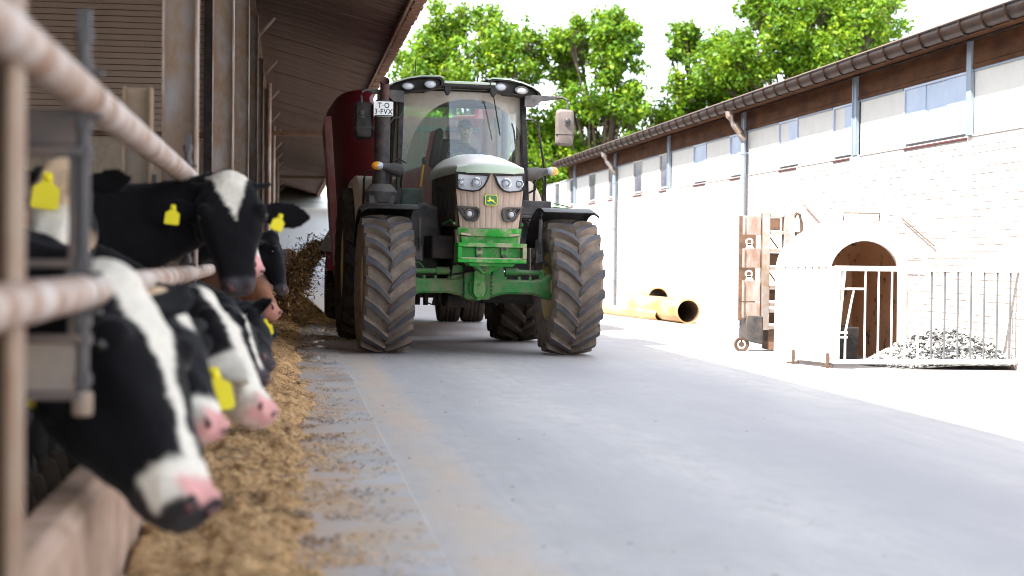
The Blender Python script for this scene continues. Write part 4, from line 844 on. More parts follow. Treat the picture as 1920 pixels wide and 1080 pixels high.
def p7(u, s, n): return muzzle(mixv(BLK, WHT, sst(.035,.02,abs(s))*(n > -.03)), u, s, n, .70, .78)
def p9(u, s, n): return mixv(mixv(BRN, (.24,.10,.055), sst(.2,.6,u)), (.42,.20,.15), sst(.86,.94,u))
def p0(u, s, n): return muzzle(mixv(CRM, BLK, sst(.05,.09,abs(s))*sst(.45,.25,u)), u, s, n, .5, .86)
cow('black cow nearest the camera with white blaze and pink nose, head lowered to the fodder', (-.472,4.507,.885), (-.221,4.18,.345), (1,-.62,.36), 4.52, p1,
    [(1,(-.55,-.45,-.55),(-.3,-.8,.5)), (-1,(.35,.75,.25),(0,-.2,1))], [((-.640,4.40,.640),(.2,-1,.1),.15,.9)], .013, seed=1, wide=1.12, deep=1.36, lcap=.68)
cow('black cow with a white muzzle, mostly hidden behind the nearest head', (-.389,5.099,.828), (-.208,4.80,.490), (.9,-.5,.5), 5.14, p2,
    [(1,(-.1,-.8,.3),(-.5,0,.8)), (-1,(.3,.8,.1),(0,-.2,1))], (), .013, seed=2, neck=(.70,.54,.40), wide=1.08)
cow('black cow with broad white blaze and big yellow tag hanging from its near ear', (-.31,5.794,.815), (-.068,5.44,.475), (.75,-.15,.75), 5.82, p3,
    [(1,(.58,-.68,-.45),(.1,-.8,.6)), (-1,(.0,.9,.3),(0,-.2,1))], [((-.222,5.23,.575),(.15,-1,.1),-.15,1.35)], .013, seed=3, wide=.98, eu=.24, elen=1.45, lcap=.54)
cow('pale cream cow standing behind the barrier with a black ear and yellow tag', (-.874,6.488,1.31), (-.90,6.17,.985), (-.1,-1,.75), 6.50, p0,
    [(1,(-.75,-.5,.12),(.3,-.9,.2)), (-1,(.8,-.35,.05),(0,-.9,.2))], [((-.897,6.25,1.235),(0,-1,.1),.1,1.35)], .014, up=True, base=CRM, seed=4)
cow('black cow with head down and a thin white stripe, just behind the broad blazed cow', (-.256,6.998,.755), (-.105,6.62,.505), (.8,-.3,.6), 7.06, p5,
    [(1,(.45,-.5,-.15),(.1,-1,.3)), (-1,(-.1,.9,.2),(0,-.2,1))], [((-.199,6.84,.668),(.1,-1,.1),-.1,.9)], .014, seed=5)
cow('black cow with white forehead triangle and small horns, head raised towards the camera', (-.281,7.769,1.318), (-.217,7.549,.840), (.22,-1,.20), 7.80, p4,
    [(-1,(1,-.12,-.10),(0,-1,.15)), (1,(-.95,.05,-.06),(0,-1,.15))], [((-.045,7.54,1.155),(.1,-1,.1),.35,.78), ((-.530,7.64,1.185),(0,-1,.1),.1,.9)], .013, up=True, horns=True, seed=6, wide=1.34, eu=.20, elen=1.12)
cow('black cow with a small tagged ear poking out low under the raised black head', (-.184,8.42,.70), (-.095,8.02,.47), (.8,-.3,.6), 8.72, p6,
    [(1,(.75,-.5,.25),(0,-.7,.6)), (-1,(-.1,.9,.2),(0,-.2,1))], [((-.105,8.28,.64),(.1,-1,.1),-.2,.80)], .016, seed=7)
cow('black and white cow with a pink nose showing beside the raised black head', (-.285,9.38,1.22), (-.165,9.05,.925), (.9,-.45,.4), 9.40, p7,
    [(1,(-.2,-.8,.1),(-.4,0,.8)), (-1,(.1,.9,.2),(0,-.2,1))], (), .016, up=True, seed=8)
cow('brown cow with its muzzle in the feed near the golden pile', (-.24,10.66,.87), (-.075,10.30,.655), (.8,-.4,.6), 10.70, p9,
    [(1,(.2,-.8,-.1),(0,-.5,.8)), (-1,(.0,.9,.2),(0,-.2,1))], [((-.13,10.45,.72),(.1,-1,.1),-.1,.85)], .016, base=BRN, seed=9)
cow('black cow seen in profile farthest along the barrier, close to the flying fodder', (-.125,13.15,1.125), (-.03,12.98,.74), (1,-.35,.3), 13.2, p6,
    [(1,(-.5,-.8,-.05),(-.3,-.5,.6)), (-1,(.1,.9,.2),(0,-.2,1))], (), .017, up=True, seed=11)

# ------------------------------------------------------------------ driver in the cab
mb = MB()
V = Vector; X = V((1,0,0)); Yv = V((0,1,0)); Z = V((0,0,1))
cx = .16
mb.loft([ering(V((cx,2.22,1.72)), X, Yv, .17, .13, .13), ering(V((cx,2.20,1.85)), X, Yv, .165, .12, .12), ering(V((cx,2.16,2.05)), X, Yv, .19, .12, .13), ering(V((cx,2.13,2.22)), X, Yv, .205, .11, .12), ering(V((cx,2.11,2.31)), X, Yv, .16, .08, .09), ering(V((cx,2.09,2.36)), X, Yv, .062, .06, .06), ering(V((cx,2.06,2.44)), X, Yv, .055, .06, .055)])
mb.ball((cx,2.04,2.545), (.078,.098,.115), 10); mb.ball((cx,2.00,2.47), (.055,.06,.05), 8); mb.ball((cx,1.935,2.53), (.014,.02,.022), 6)
for s in (-1, 1):
    mb.ball((cx+s*.08,2.05,2.535), (.012,.024,.033), 6)
    mb.tube([(cx+s*.19,2.12,2.25),(cx+s*.27,2.02,2.05),(cx+s*.26,1.92,1.98),(cx+s*.17,1.72,2.13)], [.062,.05,.046,.030], 12)
    hx = cx-.09+s*.17; mb.ball((hx+s*.005,1.66,2.17), (.042,.05,.025), 8)
    for i in range(4): mb.tube([(hx+s*(.03-.02*i),1.64,2.18),(hx+s*(.03-.02*i)-s*.01,1.59,2.19+.004*i),(hx+s*(.02-.02*i)-s*.015,1.565,2.165)], [.010,.009,.008], 6)
    mb.tube([(hx-s*.03,1.66,2.17),(hx-s*.055,1.62,2.165)], [.011,.009], 6)
    mb.tube([(cx+s*.09,2.2,1.76),(cx+s*.13,1.78,1.80),(cx+s*.13,1.72,1.62),(cx+s*.13,1.70,1.48)], [.095,.07,.055,.05], 12); mb.tube([(cx+s*.13,1.73,1.46),(cx+s*.13,1.55,1.45)], [.045,.04], 10)
me = skin(mb, .011, 3); me.materials.append(M['cloth']); me.materials.append(M['skin']); me.materials.append(M['ink'])
for p in me.polygons:
    c = p.center
    if c.z > 2.38: p.material_index = 1
    elif c.y < 1.70 and c.z > 2.1: p.material_index = 1
    if abs(c.x-cx) < .03 and c.z > 2.47 and c.z < 2.48 and c.y < 1.96: p.material_index = 2
me.name = 'person'; drv = bpy.data.objects.new('person', me); COL.objects.link(drv)
bpy.context.view_layer.update(); off = Matrix.Translation((cx, 2.2, 1.72)); me.transform(off.inverted()); drv.matrix_world = trac.matrix_world @ off
tag(drv, 'driver in a dark jacket and cap seated at the wheel of the tractor cab', 'person')
m_ = MB(); m_.ball((0,-.155,.865), (.088,.105,.075), 10); m_.v = [(x,y,max(z,.84)) for x,y,z in m_.v]; m_.box(-.06,.06,-.31,-.24,.836,.848); m_.build('cap', M['cloth'], drv)
for s in (-1, 1): m_ = MB(); m_.ball((s*.03,-.25,.825), .011, 5); m_.build('eye', M['ink'], drv)

# ------------------------------------------------------------------ fodder: bed, pile, flying stream, loose bits
random.seed(11)
def feedh(x, y):
    c = -.20 + .05*math.sin(y*.55+1); hw = .30+.10*fbm(y*.8, 3.1, 0, 2)
    h = (.060+.035*sst(5.5,9.,y))*max(0, 1-((x-c)/hw)**2)**.8 if abs(x-c) < hw else -.03*(min(1,(abs(x-c)-hw)/.1))
    h *= 1+.5*fbm(x*2.2, y*.9, 5, 3); h += .05*fbm(x*5, y*3.0, 2, 3)*(1 if abs(x-c) < hw+.05 else .3) + .018*fbm(x*19, y*14, 9, 2)
    h += .022*max(0, fbm(x*2.2, y*2.2, 21, 3))*(1 if x > 0 else 0) - .008
    return h + .005
mb = MB(); ys = []; y = 1.2
while y < 62: ys.append(y); y += .018+.0035*y
nx = 66; xs = [-.498+.98*i/(nx-1) for i in range(nx)]
mb.v = [(x, y, feedh(x, y) if -.497 < x < .479 else -.02) for y in ys for x in xs]
mb.f = [(j*nx+i, j*nx+i+1, (j+1)*nx+i+1, (j+1)*nx+i) for j in range(len(ys)-1) for i in range(nx-1)]; mb.m = [0]*len(mb.f)
tag(mb.build('fodder_bed', M['feedbed'], recalc=False, ang=180), 'long brown bed of chopped fodder lying on the feed lane in front of the cows', 'fodder', kind='stuff')
PC = (.02, 25.9)
def pileh(x, y):
    dx = (x-PC[0])/.60; dy = (y-PC[1])/(2.1 if y < PC[1] else 4.5); r2 = dx*dx+dy*dy
    return .50*math.exp(-r2*1.5)*(1+.22*fbm(x*3, y*2, 4, 3)) + .05*fbm(x*7, y*5, 1, 3) - .06
mb = MB(); nx = 50; xs = [-.49+1.45*i/(nx-1) for i in range(nx)]; ys = [22.4+.09*i for i in range(110)]
mb.v = [(x, y, pileh(x, y)) for y in ys for x in xs]; mb.f = [(j*nx+i, j*nx+i+1, (j+1)*nx+i+1, (j+1)*nx+i) for j in range(len(ys)-1) for i in range(nx-1)]; mb.m = [0]*len(mb.f)
tag(mb.build('fodder_pile', M['pile'], recalc=False, ang=180), 'heaped golden pile of fresh fodder under the wagon outlet', 'fodder', kind='stuff')
FM = [M['feed_a'], M['feed_b'], M['feed_c'], M['feed_d'], M['feed_y']]
def flake(mb, p, ln, wd, flat, mi):
    a = random.uniform(0, 2*math.pi); d = Vector((math.cos(a), math.sin(a), random.uniform(-flat, flat))).normalized(); u = Vector((-d.y, d.x, random.uniform(-flat, flat)))
    u = u.normalized()*wd; d = d*ln; p = Vector(p); b = len(mb.v)
    mb.v += [p-d-u, p+d-u*.6, p+d*.8+u, p-d*.9+u*.8]; mb.f.append((b, b+1, b+2, b+3)); mb.m.append(mi)
mb = MB()
for i in range(70000):
    y = 2.2 + 17*random.random()**1.5; x = random.gauss(-.08, .26)
    if random.random() < .06: x = random.uniform(.1, .52)
    if x < -.49 or x > .52: continue
    if x > .10 and (fbm(x*2.2, y*2.2, 21, 3) < (.05 if y > 9 else -.12) or random.random() < (x-.1)*1.6): continue
    h = max(feedh(x, y), .013) if x < .478 else .013
    flake(mb, (x, y, h+random.uniform(.001,.008)), random.uniform(.004,.015)*(1 if random.random() < .93 else 2.2), random.uniform(.0010,.0030), .6, random.choice((3,3,1,1)) if fbm(x*2.6, y*1.7, 40, 2) > .24 else random.choice((0,0,0,1,2,2,0,3)))
for i in range(5000):
    y = 19 + 9*random.random(); x = random.gauss(.0, .3)
    if -.48 < x < .9: flake(mb, (x, y, max(pileh(x,y), feedh(x,y) if x < .47 else .0, .0)+.01), random.uniform(.012,.04), random.uniform(.003,.008), .6, random.choice((0,4,4,1)))
tag(mb.build('loose_fodder', FM, recalc=False), 'loose straw and chaff scattered over the fodder bed and lane', 'straw', kind='stuff')
mb = MB()
def stream(t):   # from the chute lip out and down onto the bed
    return Vector((.50-.50*t-.03*t*t, 23.35-.25*t, 1.12+.05*t-.88*t**2.0))
for i in range(15000):
    t = random.random()**.85; p = stream(t); sp = (.035+.075*t)*(1.0 if random.random() < .86 else 2.1)
    q = p + Vector((random.gauss(0,sp), random.gauss(0,sp*2.2+.1), random.gauss(0,sp)))
    if q.z < .03: continue
    flake(mb, q, random.uniform(.010,.034), random.uniform(.004,.013), 1.2, random.choice((0,1,1,3,3,4,1)))
tag(mb.build('fodder_stream', FM, recalc=False), 'stream of brown fodder flying from the wagon chute onto the pile', 'fodder', kind='stuff')
mb = MB(); random.seed(5)
for i in range(420):
    y = 3+24*random.random()**1.6; x = random.uniform(.55, 4.5) if random.random() < .5 else .55+abs(random.gauss(0,.5)); flake(mb, (x, y, zr(x)+.004), random.uniform(.004,.014), random.uniform(.002,.006), .25, random.choice((0,1,3,3)))
tag(mb.build('road_litter', FM, recalc=False), 'small crumbs of fodder dropped across the grey concrete road', 'litter', kind='stuff')
# ------------------------------------------------------------------ brick building on the right
random.seed(21)
WX = 7.2; YA, YB = 5.0, 41.5
bb_ = empty('brick_building', 'long low pale brick building with cream panels and a brown bracketed gutter', 'building', (WX, 23, 0))
def bp_(mb, name, m, parent=None, **k):
    mb.v = [(x-WX, y-23, z) for x, y, z in mb.v]; return mb.build(name, m, parent or bb_, **k)
ZS, ZT = 2.36, 3.11
mb = MB(); mb.box(WX+.0045, WX+.3, YA, YB, -.2, ZS); bp_(mb, 'mortar_wall', M['mortar'])
rest = MB(); one = None; near = []
rows = int((ZS+.07)/.0745); 
def brickbox(mb, x0, y0, y1, z0, z1): 
    mb.add([(x0,y0,z0),(x0,y1,z0),(x0,y1,z1),(x0,y0,z1),(x0+.02,y0,z0),(x0+.02,y1,z0),(x0+.02,y1,z1),(x0+.02,y0,z1)], [(0,1,2,3),(0,4,5,1),(1,5,6,2),(2,6,7,3),(3,7,4,0)])
cand = []
for r in range(rows):
    z = -.07+r*.0745; off = .11*(r % 2)
    for k in range(int((YB-YA)/.22)):
        y = YA+k*.22+off; cand.append((y, z))
cand.sort(key=lambda c: 0 if (14.55 < c[0] < 18.0 and c[1] > 1.0) else 1)
cnt = 0
for y, z in cand:
    dx = random.uniform(-.002,.002)
    if cnt < 300 and 14.5 < y < 18.1 and z > .95:
        if one is None:
            b = MB(); b.box(0, .02, 0, .208, 0, .063); one = b.build('brick', M['brick'], bb_, bevel=.003, seg=1); o = one
        else:
            o = share('brick', one.data, bb_); md = o.modifiers.new('bevel','BEVEL'); md.width = .003; md.segments = 1
        o.location = (dx, y-23, z); cnt += 1
    else: brickbox(rest, WX+dx, y, y+.208, z, z+.063)
ro = bp_(rest, 'brick_field', M['brick'], recalc=False); ro['kind'] = 'stuff'
# upper storey behind the panels, fascia, soffit
mb = MB(); mb.box(WX+.05, WX+.3, YA, YB, ZS, ZT+.5); bp_(mb, 'upper_wall', M['mortar'])
mb = MB(); mb.box(WX-.01, WX+.05, YA, YB, ZT, 3.36); bp_(mb, 'fascia_board', M['fascia'])
mb = MB(); mb.box(WX-.018, WX+.0, YA, YB, ZT-.05, ZT-.003); bp_(mb, 'head_strip', M['fascia'], bevel=.004)
mb = MB(); mb.prism([(6.98,3.37),(WX+.1,3.41),(WX+.1,3.44),(6.98,3.40)], YA, YB, 'xz'); bp_(mb, 'eave_soffit', M['fascia'])
mb = MB(); mb.prism([(6.86,3.475),(13.5,4.0),(13.5,4.06),(6.86,3.535)], YA-.3, YB+.3, 'xz'); mb.prism([(WX+.3,-.1),(13,-.1),(13,3.9),(WX+.3,3.48)], YA, YA+.2); mb.prism([(WX+.3,-.1),(13,-.1),(13,3.9),(WX+.3,3.48)], YB-.2, YB); bp_(mb, 'roof', M['roof'])
g = MB(); P = [(-.075+.0,.07),(-.072,.02),(-.055,-.035),(-.02,-.068),(.02,-.068),(.055,-.035),(.07,.02),(.073,.06)]; Q = [(x*.92, z+.006) for x, z in P[::-1]]
g.prism([(6.875+x, 3.42+z) for x, z in P+Q], YA-.3, YB+.3, 'xz'); g.tube([(6.798,YA-.3,3.492),(6.798,YB+.3,3.492)], .012, 8); bp_(g, 'gutter', M['gutter'], ang=50)
br = MB(); br.tube([(6.875+x*1.10, 0, 3.42+z*1.10) for x, z in P], .0125, 6); br.bar((6.955,0,3.49),(7.05,0,3.46), .02, .012); 
br.v = [(x-WX, y, z) for x, y, z in br.v]; b0 = br.build('gutter_bracket', M['gutter'], bb_); b0.location = (0, 14.3-23, 0)
for k in range(-8, 51):
    if k: share('gutter_bracket', b0.data, bb_, (0, 14.3+.534*k-23+random.uniform(-.02,.02), random.uniform(-.003,.003)))
# posts, panels and windows by bay
BAY = 5.13; PY = [20.04+BAY*k for k in range(-2, 5)]
for y in PY:
    mb = MB(); mb.box(WX-.035, WX+.004, y-.11, y+.05, ZS-.0, 3.365); mb.box(WX-.045, WX-.035, y-.11, y-.08, ZS, 3.36); mb.box(WX-.045, WX-.035, y+.02, y+.05, ZS, 3.36); bp_(mb, 'post', M['bluesteel'], bevel=.003)
    mb = MB(); mb.box(WX-.022, WX+.004, y-.16, y+.16, -.08, ZS-.004); bp_(mb, 'pilaster', M['panel'], bevel=.006)
def window(y0, y1, m):
    fr = MB(); t_ = .028
    fr.box(WX+.0,WX+.05,y0,y0+t_,ZS+.03,ZT-.052); fr.box(WX+.0,WX+.05,y1-t_,y1,ZS+.03,ZT-.052); fr.box(WX,WX+.05,y0+t_,y1-t_,ZS+.03,ZS+.055); fr.box(WX,WX+.05,y0+t_,y1-t_,ZT-.08,ZT-.052)
    w_ = bp_(fr, 'window', M['bluepan' if m != 'darkwin' else 'panel'], bevel=.002)
    n = 2 if y1-y0 < 1.2 else 3; yy = y0+t_
    for k in range(n):
        ye = yy+(y1-y0-2*t_)/n; p = MB(); p.box(WX+.016+.008*(k % 2), WX+.03+.008*(k % 2), yy+.003, ye-.003, ZS+.055, ZT-.08); bp_(p, 'pane', M[m] if k != 1 or m == 'darkwin' or random.random() < .6 else M['panel'], w_); yy = ye
    s_ = MB(); s_.box(WX-.016, WX+.02, y0+.02, y1-.02, ZS-.036, ZS-.014); bp_(s_, 'sill', M['sill'], w_, bevel=.003)
def panel(y0, y1):
    p = MB(); p.box(WX+.012, WX+.05, y0+.012, y1-.012, ZS+.0, ZT-.04); bp_(p, 'wall_panel', M['panel'], bevel=.004)
    p = MB(); p.box(WX-.004, WX+.012, y0+.01, y1-.01, ZT-.075, ZT-.051); bp_(p, 'panel_cap', M['bluesteel'])
    p = MB(); p.box(WX-.006, WX+.012, y0, y1, ZS-.012, ZS+.004); bp_(p, 'panel_foot', M['mortar'])
for i, y in enumerate(PY):
    m = 'bluepan' if y < 22 else ('bluepan' if y < 26 else 'darkwin')
    dk = {0: 'bluepan', 1: 'bluepan', 2: 'bluepan', 3: 'bluepan', 4: 'darkwin', 5: 'darkwin', 6: 'darkwin'}[i]
    if i == 1:
        panel(y+.06, y+1.58); mbx = MB(); mbx.box(WX-.035,WX+.004,16.44,16.56,ZS,3.36); bp_(mbx, 'post', M['bluesteel'], bevel=.003); window(16.57, 18.42, 'bluepan'); panel(18.43, y+BAY-.12); continue
    window(y+.06, y+.90, dk); panel(y+.91, y+2.42); window(y+2.43, y+3.33, dk); panel(y+3.34, y+BAY-.12)
# downpipes
for y in (24.95, 35.2):
    mb = MB(); mb.tube([(6.875,y,3.36),(6.885,y,3.28),(6.96,y,3.16),(7.07,y,3.02),(7.12,y,2.9)], .062, 12); hop = bp_(mb, 'downpipe', M['steel'])
    mb = MB(); mb.tube([(7.12,y,2.95),(7.12,y,-.03)], .042, 12); bp_(mb, 'lower_pipe', M['bluesteel'], hop)
    for z in (.55, 1.7, 2.7): mb = MB(); mb.lathe([(-.02,.042),(-.02,.052),(.02,.052),(.02,.042)], (7.12,y,z), 'z', 12); mb.box(7.16,7.21,y-.01,y+.01,z-.015,z+.015); bp_(mb, 'pipe_clip', M['bluesteel'], hop)
# thin rods leaning on the bricks
for nm, a, b, lab in (('wire_rod', (7.17,18.35,1.52), (7.16,17.35,1.19), 'longer thin rusty rod slanting down the bricks above the hutch'), ('wire_rod', (7.17,22.0,1.78), (7.16,20.9,1.38), 'short thin rod slanting down the bricks above the rack')):
    mb = MB(); mb.tube([a, b], .008, 6); tag(mb.build(nm, M['rust']), lab, 'rod', 'rods on the brick wall')
gr_ = MB()
for z in (1.02, .93): gr_.tube([(7.16,18.6,z),(7.15,17.7,z)], .007, 6)
gr_.tube([(7.15,18.35,1.08),(7.15,18.35,.82)], .008, 6); tag(gr_.build('wire_hook_rail', M['rust']), 'small rusty wire rack fixed to the bricks left of the hutch top', 'wire rack')

# ------------------------------------------------------------------ pipes by the wall
def pipe(lab, a, b, r, th=.02):
    a = Vector(a); b = Vector(b); mb = MB(); n = 32; d = (b-a).normalized(); x = d.cross(Vector((0,0,1))).normalized(); y = x.cross(d)
    def ring(p, rr): return [p + x*rr*math.cos(2*math.pi*k/n) + y*rr*math.sin(2*math.pi*k/n) for k in range(n)]
    mb.loft([ring(a, r), ring(a+d*.12, r*1.0), ring(b, r), ring(b, r-th), ring(b-d*.01, r-th)], caps=False); mb.loft([ring(a, r), ring(a, r-th)], caps=False)
    mb.v = [Vector(v)-a for v in mb.v]; o = mb.build('drain_pipe', M['pvc'], loc=a); tag(o, lab, 'pipe', 'drain pipes by the wall')
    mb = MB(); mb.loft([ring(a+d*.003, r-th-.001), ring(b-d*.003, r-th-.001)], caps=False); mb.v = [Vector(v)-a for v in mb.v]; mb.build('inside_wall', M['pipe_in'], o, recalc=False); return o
pipe('big yellow brown drain pipe lying with its open end towards the camera', (6.62,26.4,.145), (6.45,29.5,.145), .205)
pipe('thin yellow pipe lying on the ground left of the big pipe', (6.42,27.6,.03), (6.05,31.0,.03), .10, .012)
pipe('short pipe section behind the big pipe showing a dark curved opening', (6.68,28.9,.30), (6.72,30.6,.22), .20)

# ------------------------------------------------------------------ upright rack with rungs
rk = empty('upright_rack', 'worn upright metal rack with ladder rungs and a small wheel beside the hutch', 'rack', (5.55, 18.3, -.06))
def rp(mb, name, m, parent=None, **k):
    mb.v = [(x-5.55, y-18.3, z+.06) for x, y, z in mb.v]; return mb.build(name, m, parent or rk, **k)
PK = mat('weathered_pink_grey_sheet', (.50,.43,.41), (.42,.34,.31), 6, .7, dirt=(.24,.15,.11), dscale=7, damt=.25, stretch=(1,1,.4))
for z0, z1 in ((1.30,1.52),(.92,1.14),(.53,.77),(.34,.515)):
    mb = MB(); mb.box(5.215,5.425,18.24,18.27,z0,z1); mb.box(5.215,5.235,18.225,18.24,z0,z1); rp(mb, 'sheet_panel', PK, bevel=.004)
mb = MB(); mb.box(5.22,5.42,18.42,18.44,.3,1.52); rp(mb, 'back_sheet', M['wood'])
for z in (1.22, .85):
    mb = MB(); mb.lathe([(-.01,.028),(-.01,.045),(.01,.045),(.01,.028),(-.01,.028)], (5.29,18.25,z), 'y', 16); mb.prism([(5.27,z-.02),(5.31,z-.02),(5.35,z-.08),(5.25,z-.08)], 18.24, 18.26); rp(mb, 'lifting_eye', M['white'])
for x0, x1, zb in ((5.44,5.525,.20),(5.695,5.815,-.04)):
    mb = MB(); mb.box(x0,x1,18.20,18.215,zb,1.555); mb.box(x0,x0+.012,18.215,18.30,zb,1.555); mb.box(x1-.012,x1,18.215,18.30,zb,1.555); rp(mb, 'stile', M['steel'], bevel=.003)
for z in (1.53,1.33,1.13,.92,.70,.50,.43,.235):
    mb = MB(); mb.box(5.528,5.692,18.205,18.29,z-.022,z+.016); rp(mb, 'rung', M['steel'], bevel=.004)
for z0, z1 in ((1.36,1.50),(.95,1.09),(.54,.67),(.27,.40)):
    mb = MB(); mb.box(5.53,5.69,18.36,18.38,z0,z1); rp(mb, 'back_board', M['wood'])
for z0, z1 in ((1.15,1.30),(.73,.89)):
    mb = MB(); mb.bar((5.54,18.33,z1),(5.66,18.33,z0), .02, .01); rp(mb, 'diagonal_brace', M['rust'])
mb = MB(); mb.prism([(5.245,.08),(5.46,.03),(5.46,.36),(5.26,.375)], 18.2, 18.5); rp(mb, 'foot_box', M['darkgrey'], bevel=.01)
mb = MB(); mb.prism([(5.53,-.03),(5.70,-.04),(5.70,.20),(5.53,.20)], 18.25, 18.5); rp(mb, 'lower_board', M['wood'], bevel=.006)
mb = MB(); mb.lathe([(-.02,.055),(-.025,.085),(.025,.085),(.02,.055),(-.02,.055)], (5.215,18.25,.03), 'y', 24); mb.lathe([(-.015,.03),(.015,.03)], (5.215,18.25,.03), 'y', 12, caps=True); mb.bar((5.215,18.25,.03),(5.215,18.25,.11), .02,.01); rp(mb, 'wheel', M['rust'])
mb = MB(); mb.tube([(5.82,18.25,1.50),(5.85,18.24,1.56),(5.89,18.24,1.54),(5.91,18.24,1.45),(5.91,18.24,1.32),(5.89,18.24,1.24)], .018, 8); mb.box(5.84,5.90,18.22,18.27,1.22,1.34); mb.box(5.84,5.90,18.23,18.26,.82,.98); rp(mb, 'hook', M['rust'])

# ------------------------------------------------------------------ calf hutch and pen
hu = empty('calf_hutch', 'white domed fibreglass calf hutch with an arched opening, inside the pen', 'hutch', (5.82, 16.6, -.05))
def hp(mb, name, m, parent=None, **k):
    mb.v = [(x-5.82, y-16.6, z+.05) for x, y, z in mb.v]; return mb.build(name, m, parent or hu, **k)
def arch(cx, hw, zt, y, n=24, zb=-.05, p=2.0):
    r = [(cx-hw*1.02, y, zb)]; sp = zt-hw*.92
    for k in range(n+1):
        a = math.pi*(1-k/n); r.append((cx+hw*math.cos(a), y, sp+(zt-sp)*math.sin(a)))
    return r+[(cx+hw*1.02, y, zb)]
mb = MB(); mb.loft([arch(5.83,.365,1.215,15.96), arch(5.83,.365,1.215,15.90), arch(5.83,.42,1.29,15.88), arch(5.83,.47,1.37,15.92), arch(5.83,.51,1.42,16.1), arch(5.84,.53,1.44,16.5), arch(5.86,.53,1.43,17.0), arch(5.88,.50,1.36,17.5), arch(5.90,.40,1.2,17.75), arch(5.90,.15,.8,17.85)], closed=False); sh = hp(mb, 'shell', M['hutch'], ang=50, recalc=False)
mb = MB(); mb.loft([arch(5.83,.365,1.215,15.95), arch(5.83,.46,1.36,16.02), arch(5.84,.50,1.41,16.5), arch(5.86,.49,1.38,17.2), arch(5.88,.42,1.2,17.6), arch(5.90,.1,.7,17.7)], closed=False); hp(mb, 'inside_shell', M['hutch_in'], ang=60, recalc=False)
mb = MB(); mb.tube([(5.62,15.98,1.42),(5.62,15.96,1.50),(6.0,15.96,1.50),(6.0,15.98,1.42)], .009, 6); hp(mb, 'handle', M['greysteel'])
tr_ = MB(); tr_.prism([(5.40,-.05),(5.80,-.05),(5.82,.33),(5.38,.33)], 16.0, 16.35); t1 = tag(tr_.build('feed_trough', M['black'], bevel=.015), 'black feed trough standing inside the calf hutch opening', 'trough')
mb = MB(); mb.box(5.42,5.78,16.03,16.32,.331,.336); mb.build('contents', M['ink'], t1)
# pen fence
pf = empty('pen_fence', 'white barred pen fence with a solid side panel in front of the hutch', 'fence', (6.3, 15.3, -.06))
def pp(mb, name, m, **k):
    mb.v = [(x-6.3, y-15.3, z+.06) for x, y, z in mb.v]; return mb.build(name, m, pf, **k)
WP = M['white']
mb = MB(); mb.bar((5.30,15.3,.935),(7.19,15.3,.935), .045,.05); pp(mb, 'top_rail', WP, bevel=.006)
mb = MB(); mb.bar((5.30,15.3,.02),(7.19,15.3,.02), .04,.045); pp(mb, 'bottom_rail', WP, bevel=.006)
for k in range(12):
    x = 5.615+.1365*k; mb = MB(); mb.tube([(x,15.3,.045),(x,15.3,.91)], .0105, 8); pp(mb, 'bar', WP if k < 5 else M['fencebar'])
mb = MB(); mb.tube([(5.42,15.31,.04),(5.42,15.31,.30),(5.50,15.31,.72)], .0115, 8); pp(mb, 'bent_bar', WP)
for z in (.735, .305, .26):
    mb = MB(); mb.tube([(5.36,15.3,z),(5.60 if z > .5 else 5.44,15.3,z)], .011, 8); pp(mb, 'short_rail', WP)
mb = MB(); mb.tube([(5.345,15.3,.0),(5.345,15.3,.92)], .016, 8); pp(mb, 'corner_post', WP)
# solid side panel standing diagonally to the left
mb = MB(); a = Vector((5.32,15.28,0)); b = Vector((5.02,16.5,0)); 
mb.add([(5.315,15.28,.0),(5.02,16.3,.0),(5.06,16.3,.955),(5.40,15.28,.955),(5.335,15.285,.0),(5.04,16.305,.0),(5.08,16.305,.955),(5.42,15.285,.955)], [(0,1,2,3),(7,6,5,4),(0,4,5,1),(1,5,6,2),(2,6,7,3),(3,7,4,0)]); pp(mb, 'side_panel', M['hutch'], bevel=.006)
for k in range(9):
    q = (k+.6)/9.5; mb = MB(); mb.ball((5.40-.34*q-.008, 15.28+1.02*q, .94), .009, 4); pp(mb, 'rivet', M['rust'])
for x, y in ((5.26,15.36),(5.10,15.95)):
    mb = MB(); mb.bar((x,y,-.06),(x,y,.10), .025,.025); mb.bar((x-.06,y,-.03),(x+.06,y,-.03), .02,.02); pp(mb, 'rusty_foot', M['rust'])
# stone heap
mb = MB(); random.seed(4)
def heap(x, y):
    h = .36*math.exp(-((x-6.70)/.42)**2-((y-16.0)/.5)**2) + .15*math.exp(-((x-7.2)/.3)**2-((y-15.9)/.5)**2)+.12*math.exp(-((x-6.2)/.3)**2-((y-15.9)/.4)**2); return h
for i in range(4200):
    x = random.uniform(5.75,7.19); y = random.uniform(15.36,16.6); h = heap(x, y)
    if h < .035: continue
    r = random.uniform(.012,.030); z = -.06+h*random.uniform(.6,1.05)
    P = [Vector((random.gauss(0,1),random.gauss(0,1),random.gauss(0,1))).normalized()*r*random.uniform(.7,1.2) for _ in range(6)]
    c = Vector((x,y,z)); o_ = [c+Vector((r,0,0)), c+Vector((0,r,0)), c-Vector((r,0,0)), c-Vector((0,r,0)), c+Vector((0,0,r*.8)), c-Vector((0,0,r*.8))]; o_ = [p+q*.35 for p, q in zip(o_, P)]
    mb.add(o_, [(0,1,4),(1,2,4),(2,3,4),(3,0,4),(1,0,5),(2,1,5),(3,2,5),(0,3,5)], random.choice((0,0,1,1,2)))
STB = mat('dark_stone', (.06,.06,.06), (.14,.14,.13), 9, .9); STW = mat('white_stone', (.70,.69,.67), (.6,.59,.57), 9, .9)
tag(mb.build('stone_heap', [STW, M['stone'], STB], recalc=False, ang=10), 'speckled heap of pale and dark stones behind the pen fence', 'stone heap', kind='stuff')
